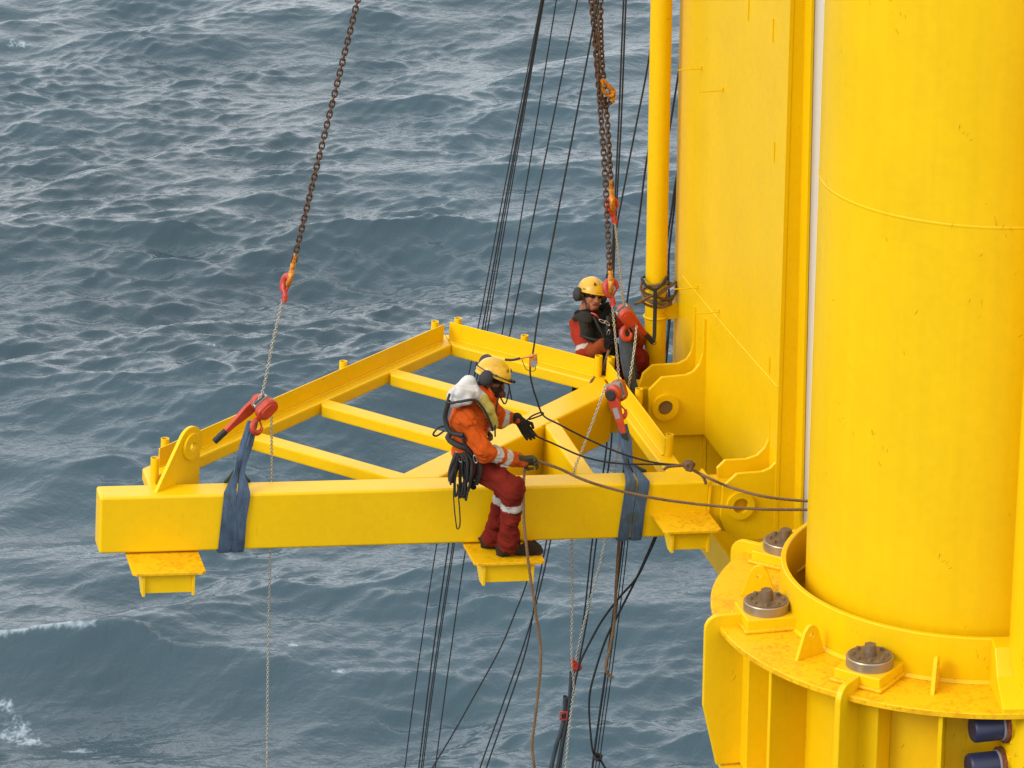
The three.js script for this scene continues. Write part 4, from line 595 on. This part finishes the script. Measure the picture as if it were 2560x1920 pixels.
// head in its own axes (x to the side, y up, z face) carried to place
function headBones(c, fwd, up, o) {
  const z = fwd.clone().normalize(), y = up.clone().addScaledVector(z, -up.dot(z)).normalize(), x = y.clone().cross(z), P = (a, b, d) => c.clone().addScaledVector(x, a).addScaledVector(y, b).addScaledVector(z, d), S = o.skin, B = [];
  B.push(bone(P(0, 0.03, -0.02), P(0, 0.035, 0.012), 0.092, 0.088, o.hair), bone(P(0, -0.02, 0.02), P(0, -0.075, 0.045), 0.07, 0.05, S), bone(P(-0.03, -0.085, 0.045), P(0.03, -0.085, 0.045), 0.032, 0.032, o.jaw), bone(P(0, -0.1, 0.066), P(0, -0.1, 0.07), 0.022, 0.02, o.jaw, { k: 0.015 }));
  B.push(bone(P(0, 0.012, 0.086), P(0, -0.034, 0.108), 0.009, 0.0145, S, { k: 0.012 }), bone(P(-0.014, -0.036, 0.095), P(0.014, -0.036, 0.095), 0.009, 0.009, S, { k: 0.01 }));
  for (const s of [-1, 1]) { B.push(bone(P(s * 0.014, 0.018, 0.088), P(s * 0.048, 0.016, 0.072), 0.011, 0.01, S, { k: 0.012 }), bone(P(s * 0.045, -0.032, 0.062), P(s * 0.05, -0.04, 0.05), 0.02, 0.018, S, { k: 0.02 }), bone(P(s * 0.03, 0.0, 0.082), P(s * 0.034, 0.0, 0.081), 0.0075, 0.0075, K.dark, { k: 0.003, bias: -0.0005 }), bone(P(s * 0.082, -0.01, -0.012), P(s * 0.086, -0.045, -0.012), 0.014, 0.011, S, { k: 0.006 })); }
  B.push(bone(P(-0.02, -0.068, 0.092), P(0.02, -0.068, 0.092), 0.0075, 0.0075, lin(0.26, 0.075, 0.05), { k: 0.004, bias: -0.002 }), bone(P(-0.016, -0.077, 0.089), P(0.016, -0.077, 0.089), 0.008, 0.008, S, { k: 0.005 }));
  return { B, P, x, y, z };
}
function helmetOn(parent, h, base, o) {
  const Mx = new THREE.Matrix4().makeBasis(h.x, h.y, h.z).setPosition(h.P(0, 0.035, -0.006).sub(base)), G = (g) => g.applyMatrix4(Mx);
  const dome = new THREE.SphereGeometry(1, 40, 20, 0, Math.PI * 2, 0, Math.PI * 0.53), p = dome.attributes.position;
  for (let i = 0; i < p.count; i++) { let x = p.getX(i), y = p.getY(i), z = p.getZ(i); const ridge = 0.035 * Math.exp(-Math.pow(x / 0.16, 2)) * smooth(0.1, 0.7, y) + 0.02 * Math.exp(-Math.pow((Math.abs(x) - 0.5) / 0.1, 2)) * smooth(0.2, 0.6, y); const k = 1 + ridge, drop = y < 0.08 ? (z < -0.2 ? 0.028 * smooth(0.1, -0.1, y) : 0) : 0; p.setXYZ(i, x * 0.115 * k, y * 0.122 * k - drop, z * (z > 0 ? 0.136 : 0.142) * k); }
  dome.computeVertexNormals();
  const hm = new THREE.Group(); hm.name = 'helmet'; parent.add(hm);
  part('shell', G(dome), M.helmet, hm);
  part('rim', G(new THREE.TorusGeometry(1, 0.055, 8, 48).rotateX(Math.PI / 2).scale(0.115, 0.13, 0.14).translate(0, -0.006, 0)), M.helmet, hm);
  const br = [[-0.085, 0.1], [-0.06, 0.145], [-0.03, 0.162], [0, 0.167], [0.03, 0.162], [0.06, 0.145], [0.085, 0.1]]; part('peak', G(plate(br.concat([[0.05, 0.11], [-0.05, 0.11]]), 0.01, [], 0.003).rotateX(Math.PI / 2).translate(0, 0.0, 0)), M.helmet, hm);
  for (const s of [-1, 1]) part('vent', G(at(plate([[-0.013, -0.012], [0.013, -0.012], [0, 0.018]], 0.006, [], 0.001), 0, 0, 0, 0).rotateX(-0.55).translate(s * 0.045, 0.075, 0.103)), M.black, hm);
  if (o.mark) part('marking', G(at(rbox(0.028, 0.008, 0.004, 0.001), 0, 0, 0).rotateY(-1.15).translate(-0.107, 0.018, 0.05)), M.black, hm);
  if (o.lamp) part('lamp_clip', [G(at(rbox(0.022, 0.016, 0.012, 0.004), -0.11, 0.012, 0.05)), G(new THREE.TorusGeometry(1, 0.04, 6, 48).rotateX(Math.PI / 2).scale(0.121, 0.1, 0.146).translate(0, 0.012, 0))], M.black, hm);
  for (const s of [-1, 1]) {
    const m = new THREE.Group(); m.name = 'ear_muff'; parent.add(m); const f = s === o.up, cy = f ? 0.045 : o.muff, cz = f ? -0.12 : -0.01, cx = s * (f ? 0.1 : 0.122);
    part('cup', G(new THREE.SphereGeometry(1, 20, 14).scale(0.034, 0.062, 0.052).translate(cx + s * 0.008, cy, cz)), M.black, m);
    part('cushion', G(new THREE.CylinderGeometry(1, 1, 1, 20).rotateZ(Math.PI / 2).scale(0.026, 0.058, 0.048).translate(cx - s * 0.014, cy, cz)), M.visor, m);
    part('arm', G(rod(V(cx, cy, cz), V(s * 0.114, 0.0, 0.0), 0.006)), M.black, m);
  }
  part('chin_strap', G(tubeOf([V(-0.1, -0.02, 0.03), V(-0.075, -0.09, 0.04), V(0, -0.153, 0.07), V(0.075, -0.09, 0.04), V(0.1, -0.02, 0.03)], 0.0055, 30, 6)), M.black, parent);
  return G;
}
const QV = (px, py, v) => { const o = fw(0, v, 0), n = fw(0, 1, 0).sub(fw(0, 0, 0)), r = ray(px, py); return r.clone().multiplyScalar(o.clone().sub(EYE).dot(n) / r.dot(n)).add(EYE); };

// ---- climber standing on the middle bracket, hauling the brown rope
{
  const heelR = QV(1258, 1389, -0.474), toeR = QV(1336, 1385, -0.474), heelL = QV(1216, 1371, -0.474), toeL = QV(1290, 1366, -0.474);
  const base = heelR.clone().lerp(heelL, 0.5), t = thing('person', 'person in orange jacket and white life vest leaning over the beam', 'person', base);
  const L = (p) => p.clone().sub(base), q = (x, y, w) => L(Q(x, y, w)), up = (p, h) => L(p).add(V(0, h, 0));
  const hipR = q(1200, 1168, -0.22), hipL = q(1212, 1152, -0.03), kneeR = q(1281, 1222, -0.40), ankR = q(1272, 1354, -0.3), kneeL = q(1264, 1216, -0.16), ankL = q(1229, 1342, -0.13);
  const waist = q(1174, 1118, -0.12), chest = q(1174, 1052, -0.1), upch = q(1190, 1015, -0.1), neck = q(1207, 985, -0.1), shR = q(1162, 1052, -0.27), shL = q(1222, 1018, 0.09), elR = q(1207, 1128, -0.37), wrR = q(1302, 1152, -0.26), elL = q(1247, 1046, 0.22), wrL = q(1292, 1046, 0.16);
  const band = (c, bands) => (s) => { for (const [a, b] of bands) if (s > a && s < b) return K.silver; return c; };
  const trouser = K.red, sh = band(trouser, [[0.24, 0.37]]), shb = band(trouser, [[0.2, 0.33]]);
  const B = [
    bone(hipR, hipL, 0.108, 0.108, trouser), bone(hipR.clone().lerp(hipL, 0.5), waist, 0.125, 0.128, (s) => s > 0.35 ? K.orange : trouser),
    bone(waist, chest, 0.132, 0.15, K.orange), bone(chest, upch, 0.148, 0.115, K.orange), bone(upch, neck, 0.085, 0.062, K.black),
    bone(shR, shL, 0.088, 0.085, K.orange), bone(chest, shR.clone().lerp(chest, 0.4), 0.13, 0.12, K.orange),
    bone(hipR, kneeR, 0.107, 0.085, trouser), bone(kneeR, ankR, 0.086, 0.08, sh), bone(hipL, kneeL, 0.105, 0.083, trouser), bone(kneeL, ankL, 0.082, 0.074, shb),
    bone(shR, elR, 0.082, 0.071, (s) => s < 0.06 ? K.silver : K.orange), bone(elR, wrR, 0.071, 0.052, (s) => (s > 0.24 && s < 0.42) || (s > 0.52 && s < 0.7) ? K.silver : s > 0.85 ? K.orangeDirty : K.orange),
    bone(shL, elL, 0.08, 0.068, K.orange), bone(elL, wrL, 0.066, 0.05, (s) => s > 0.0 && s < 0.66 ? K.silver : K.orangeDirty),
    bone(ankR, up(heelR, 0.06), 0.07, 0.058, K.boot), bone(up(heelR, 0.05), up(toeR, 0.045), 0.05, 0.042, K.boot), bone(up(toeR, 0.045), up(toeR, 0.045).add(V(0.03, 0.0, 0)), 0.044, 0.038, K.boot),
    bone(ankL, up(heelL, 0.06), 0.068, 0.056, K.boot), bone(up(heelL, 0.05), up(toeL, 0.045), 0.05, 0.042, K.boot),
  ];
  const hd = headBones(q(1231, 946, -0.1), mix(0.86, -0.42, 0.22), mix(0.36, 0.92, 0.12), { skin: lin(0.2, 0.075, 0.04), jaw: K.hood, hair: K.black });
  const hands = [...handBones(wrR.clone(), q(1345, 1150, -0.27).sub(q(1302, 1152, -0.26)), mix(0.1, -0.5, 0.6), 1, 1.15, K.gloveG, 1.08), bone(elR.clone().lerp(wrR, 0.9), wrR.clone().lerp(q(1345, 1150, -0.27), 0.12), 0.046, 0.036, K.gloveG)];
  const handsL = [...handBones(q(1302, 1054, 0.14), q(1326, 1092, 0.1).sub(q(1302, 1054, 0.14)), mix(0.3, -0.3, 0.6), -1, 0.5, K.glove, 1.08), bone(wrL, q(1304, 1056, 0.14), 0.046, 0.034, K.glove)];
  part('body', mergeGeometries([skinOver(B, 0.009, 0.045, 0.021), skinOver(hands, 0.0045, 0.012), skinOver(handsL, 0.0045, 0.012), skinOver(hd.B, 0.0055, 0.02)].map((g) => { g = g.toNonIndexed(); return g; })), M.cloth, t);
  const G = helmetOn(t, hd, L(base).clone(), { muff: -0.035, lamp: 1, up: 1 });
  part('face_mask', skinOver([bone(hd.P(0, -0.06, 0.075), hd.P(0, -0.085, 0.09), 0.045, 0.035, K.dark), bone(hd.P(-0.03, -0.06, 0.06), hd.P(0.03, -0.06, 0.06), 0.04, 0.04, K.dark), bone(hd.P(0.0, -0.075, 0.115), hd.P(0, -0.078, 0.125), 0.028, 0.026, lin(0.12, 0.03, 0.015))], 0.006, 0.02), M.cloth, t);
  part('hood', skinOver([bone(hd.P(-0.07, -0.11, -0.03), hd.P(-0.045, -0.135, 0.05), 0.034, 0.03, K.hood), bone(hd.P(-0.045, -0.135, 0.05), hd.P(0.03, -0.14, 0.075), 0.03, 0.028, K.hood), bone(hd.P(-0.07, -0.11, -0.03), hd.P(0.04, -0.1, -0.08), 0.034, 0.034, K.black), bone(hd.P(-0.05, -0.15, 0.03), hd.P(0.0, -0.17, 0.06), 0.03, 0.03, K.hood)], 0.007, 0.02, 0.004), M.cloth, t);
  // life vest: white bladder over back and shoulders, lime front, black edge
  const wht = lin(0.78, 0.78, 0.77), lime = lin(0.66, 0.56, 0.13);
  part('life_vest', skinOver([bone(q(1140, 992, -0.2), q(1172, 955, -0.15), 0.066, 0.056, wht), bone(q(1140, 992, -0.2), q(1150, 978, -0.02), 0.062, 0.05, wht), bone(q(1150, 980, -0.27), q(1186, 985, -0.25), 0.055, 0.05, wht), bone(q(1172, 962, -0.15), q(1204, 996, -0.22), 0.055, 0.046, wht), bone(q(1204, 998, -0.23), q(1222, 1022, -0.25), 0.046, 0.042, lime), bone(q(1222, 1022, -0.25), q(1236, 1064, -0.2), 0.042, 0.036, lime), bone(q(1188, 985, 0.0), q(1226, 998, 0.0), 0.045, 0.04, wht), bone(q(1130, 1008, -0.24), q(1170, 1000, -0.31), 0.042, 0.036, wht)], 0.008, 0.03, 0.006), M.cloth, t);
  const st = (pts, r, m = M.black) => tubeOf(pts, r, pts.length * 8, 6);
  part('vest_binding', [st([q(1124, 985, -0.26), q(1120, 1006, -0.32), q(1150, 1004, -0.37), q(1186, 1000, -0.36), q(1206, 1018, -0.35), q(1226, 1058, -0.31), q(1232, 1076, -0.28)], 0.0105), st([q(1122, 1002, -0.29), q(1113, 1048, -0.25), q(1126, 1080, -0.29), q(1158, 1088, -0.35)], 0.019)], M.black, t);
  const belt = (c, rx, rz, y, r) => { const p = []; for (let k = 0; k < 16; k++) { const a = k / 16 * Math.PI * 2; p.push(c.clone().addScaledVector(UH, rx * Math.cos(a)).addScaledVector(WH, rz * Math.sin(a)).add(V(0, y * Math.cos(a), 0))); } return tubeOf(p, r, 64, 6, true); };
  part('harness', [belt(q(1172, 1105, -0.12), 0.16, 0.165, -0.04, 0.024), belt(q(1172, 1078, -0.1), 0.17, 0.175, -0.05, 0.02), st([q(1158, 1090, -0.37), q(1162, 1110, -0.35), q(1190, 1150, -0.36)], 0.014), st([q(1192, 1138, -0.34), q(1200, 1175, -0.35), q(1190, 1210, -0.33)], 0.022)], M.black, t);
  part('rear_loop', st([q(1116, 1066, -0.2), q(1098, 1068, -0.2), q(1083, 1086, -0.2), q(1090, 1090, -0.2), q(1112, 1076, -0.2)], 0.008), M.black, t);
  // gear hanging from the belt
  const r = rngOf(5), gear = []; for (let k = 0; k < 9; k++) { const x = 1130 + 56 * r(), w = -0.33 - 0.06 * r(), l = 40 + 62 * r(), d = (r() - 0.5) * 26; gear.push(st([q(1150 + (x - 1150) * 0.5, 1130 + 6 * r(), w), q(x, 1156, w - 0.02), q(x - 4 + d * 0.5, 1150 + l * 0.6, w), q(x + d, 1150 + l, w), q(x + d + 9 * r(), 1150 + l * 0.7, w - 0.02), q(x + 9, 1152, w - 0.01), q(1156 + (x - 1150) * 0.5, 1133, w)], 0.006 + 0.009 * r())); }
  part('gear_slings', gear, M.black, t);
  part('gear_bundle', skinOver([bone(q(1140, 1162, -0.31), q(1132, 1200, -0.31), 0.03, 0.024, K.black), bone(q(1160, 1165, -0.31), q(1182, 1216, -0.31), 0.034, 0.026, K.black), bone(q(1150, 1155, -0.3), q(1160, 1180, -0.3), 0.036, 0.026, K.black)], 0.008, 0.02, 0.012), M.cloth, t);
  part('cord_loop', [st([q(1135, 1205, -0.36), q(1134, 1240, -0.36), q(1139, 1300, -0.36), q(1144, 1324, -0.36), q(1149, 1316, -0.36), q(1147, 1250, -0.36), q(1143, 1210, -0.36)], 0.0055), st([q(1146, 1215, -0.36), q(1152, 1240, -0.36), q(1162, 1236, -0.36), q(1163, 1215, -0.36), q(1152, 1205, -0.36)], 0.0055)], M.black, t);
  for (const [x, y, w] of [[1143, 1140, -0.37], [1150, 1146, -0.38], [1162, 1144, -0.38], [1188, 1148, -0.39]]) part('carabiner', new THREE.TorusGeometry(0.02, 0.0045, 6, 18).scale(0.62, 1.6, 1).rotateZ(0.25).translate(...q(x, y, w).toArray()), M.carabiner, t);
  part('ascender', [plate([[-0.016, -0.05], [0.016, -0.045], [0.02, 0.03], [0.0, 0.05], [-0.016, 0.03]], 0.012, [[0, 0.02, 0.008]], 0.003).rotateZ(-0.45).translate(...q(1128, 1172, -0.37).toArray())], M.orangeMetal, t);
  part('radio_cable', st([q(1258, 955, -0.14), q(1272, 962, -0.15), q(1270, 990, -0.16), q(1262, 1010, -0.17), q(1248, 992, -0.18), q(1238, 1062, -0.24), q(1238, 1092, -0.26)], 0.0065), M.black, t);
  part('helmet_lamp', [st([hd.P(0.02, 0.04, 0.13).clone(), hd.P(0.0, 0.05, 0.17)], 0.012)], M.black, t);
}

// ---- worker behind the frame, in grey vest
{
  const W = 3.0, base = Q(1500, 1010, W), t = thing('person', 'person in red overalls, grey vest and yellow helmet behind the frame', 'person', base), q = (x, y, w) => Q(x, y, w).sub(base);
  const pelvis = q(1522, 928, W), chest = q(1493, 838, W), neck = q(1478, 782, W - 0.02), shR = q(1449, 808, W - 0.05), shL = q(1540, 806, W + 0.1), elR = q(1462, 884, W - 0.2), wrR = q(1508, 862, W - 0.3), elL = q(1590, 850, W + 0.0), wrL = q(1572, 835, W - 0.25);
  const hipR = q(1502, 935, W - 0.05), hipL = q(1542, 930, W + 0.05), kneeR = q(1478, 985, W - 0.1), ankR = q(1456, 980, W + 0.02), kneeL = q(1592, 898, W - 0.15), ankL = q(1604, 1010, W - 0.1);
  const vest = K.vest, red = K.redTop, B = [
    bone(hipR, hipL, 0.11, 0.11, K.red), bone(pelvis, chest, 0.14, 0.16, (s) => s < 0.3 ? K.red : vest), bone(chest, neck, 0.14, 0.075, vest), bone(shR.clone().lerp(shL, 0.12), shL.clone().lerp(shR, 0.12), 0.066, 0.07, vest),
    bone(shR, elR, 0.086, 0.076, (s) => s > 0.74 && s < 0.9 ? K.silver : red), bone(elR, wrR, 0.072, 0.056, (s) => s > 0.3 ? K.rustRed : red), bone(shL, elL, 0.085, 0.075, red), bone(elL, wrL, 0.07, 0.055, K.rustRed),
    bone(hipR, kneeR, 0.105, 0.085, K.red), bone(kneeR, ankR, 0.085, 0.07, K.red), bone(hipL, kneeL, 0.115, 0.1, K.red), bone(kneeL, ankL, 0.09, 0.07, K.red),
    bone(ankR, q(1440, 972, W - 0.08), 0.06, 0.045, K.black), bone(ankL, q(1625, 1030, W - 0.15), 0.06, 0.045, K.black),
    bone(q(1440, 794, W - 0.1), q(1466, 790, W - 0.16), 0.03, 0.05, vest), bone(q(1462, 800, W - 0.16), q(1480, 880, W - 0.17), 0.055, 0.06, vest), bone(q(1515, 800, W - 0.1), q(1520, 880, W - 0.12), 0.06, 0.06, vest),
  ];
  const hd = headBones(q(1478, 738, W - 0.06), mix(0.5, -0.2, 0.84), mix(0.2, 0.95, 0.2), { skin: K.skin, jaw: K.beard, hair: K.hair });
  const hand = [...handBones(wrR.clone(), q(1538, 846, W - 0.36).sub(wrR), mix(0.2, 0.3, 0.8), 1, 1.1, K.black, 1.05), bone(elR.clone().lerp(wrR, 0.92), wrR.clone().lerp(q(1538, 846, W - 0.36), 0.15), 0.052, 0.038, K.black)];
  const handL = handBones(wrL.clone(), q(1556, 812, W - 0.36).sub(wrL), mix(-0.2, 0.2, 0.8), -1, 1.0, K.black, 1.05);
  part('body', mergeGeometries([skinOver(B, 0.009, 0.045, 0.019), skinOver(hand, 0.0045, 0.012), skinOver(handL, 0.0045, 0.012), skinOver([...hd.B, bone(hd.P(0, -0.06, -0.02), hd.P(0, -0.15, -0.04), 0.06, 0.06, K.skin)], 0.005, 0.02)].map((g) => g.toNonIndexed())), M.cloth, t);
  helmetOn(t, hd, V(), { muff: -0.04, mark: 1, up: 0 });
  part('collar', skinOver([bone(q(1446, 786, W - 0.04), q(1468, 782, W - 0.14), 0.036, 0.034, K.black), bone(q(1468, 782, W - 0.14), q(1500, 800, W - 0.16), 0.03, 0.03, K.black), bone(q(1500, 800, W - 0.16), q(1524, 770, W - 0.04), 0.032, 0.034, K.black), bone(q(1446, 786, W - 0.04), q(1520, 765, W + 0.08), 0.034, 0.034, K.black)], 0.007, 0.02, 0.004), M.cloth, t);
  const st = (pts, r) => tubeOf(pts, r, pts.length * 8, 6);
  part('harness', [st([q(1484, 790, W - 0.24), q(1498, 820, W - 0.26), q(1514, 850, W - 0.26), q(1520, 890, W - 0.24)], 0.013), st([q(1520, 790, W - 0.2), q(1518, 830, W - 0.24), q(1516, 900, W - 0.22)], 0.018), st([q(1450, 838, W - 0.22), q(1490, 850, W - 0.27), q(1530, 848, W - 0.22)], 0.012)], M.black, t);
  for (const [x, y] of [[1505, 803], [1518, 808], [1521, 832]]) part('carabiner', new THREE.TorusGeometry(0.018, 0.0042, 6, 16).scale(0.6, 1.5, 1).rotateZ(x * 0.7).translate(...q(x, y, W - 0.29).toArray()), M.carabiner, t);
  part('red_lining', st([q(1478, 782, W - 0.19), q(1490, 788, W - 0.22), q(1496, 796, W - 0.22)], 0.009), M.red, t);
}
renderer.render(scene, camera);
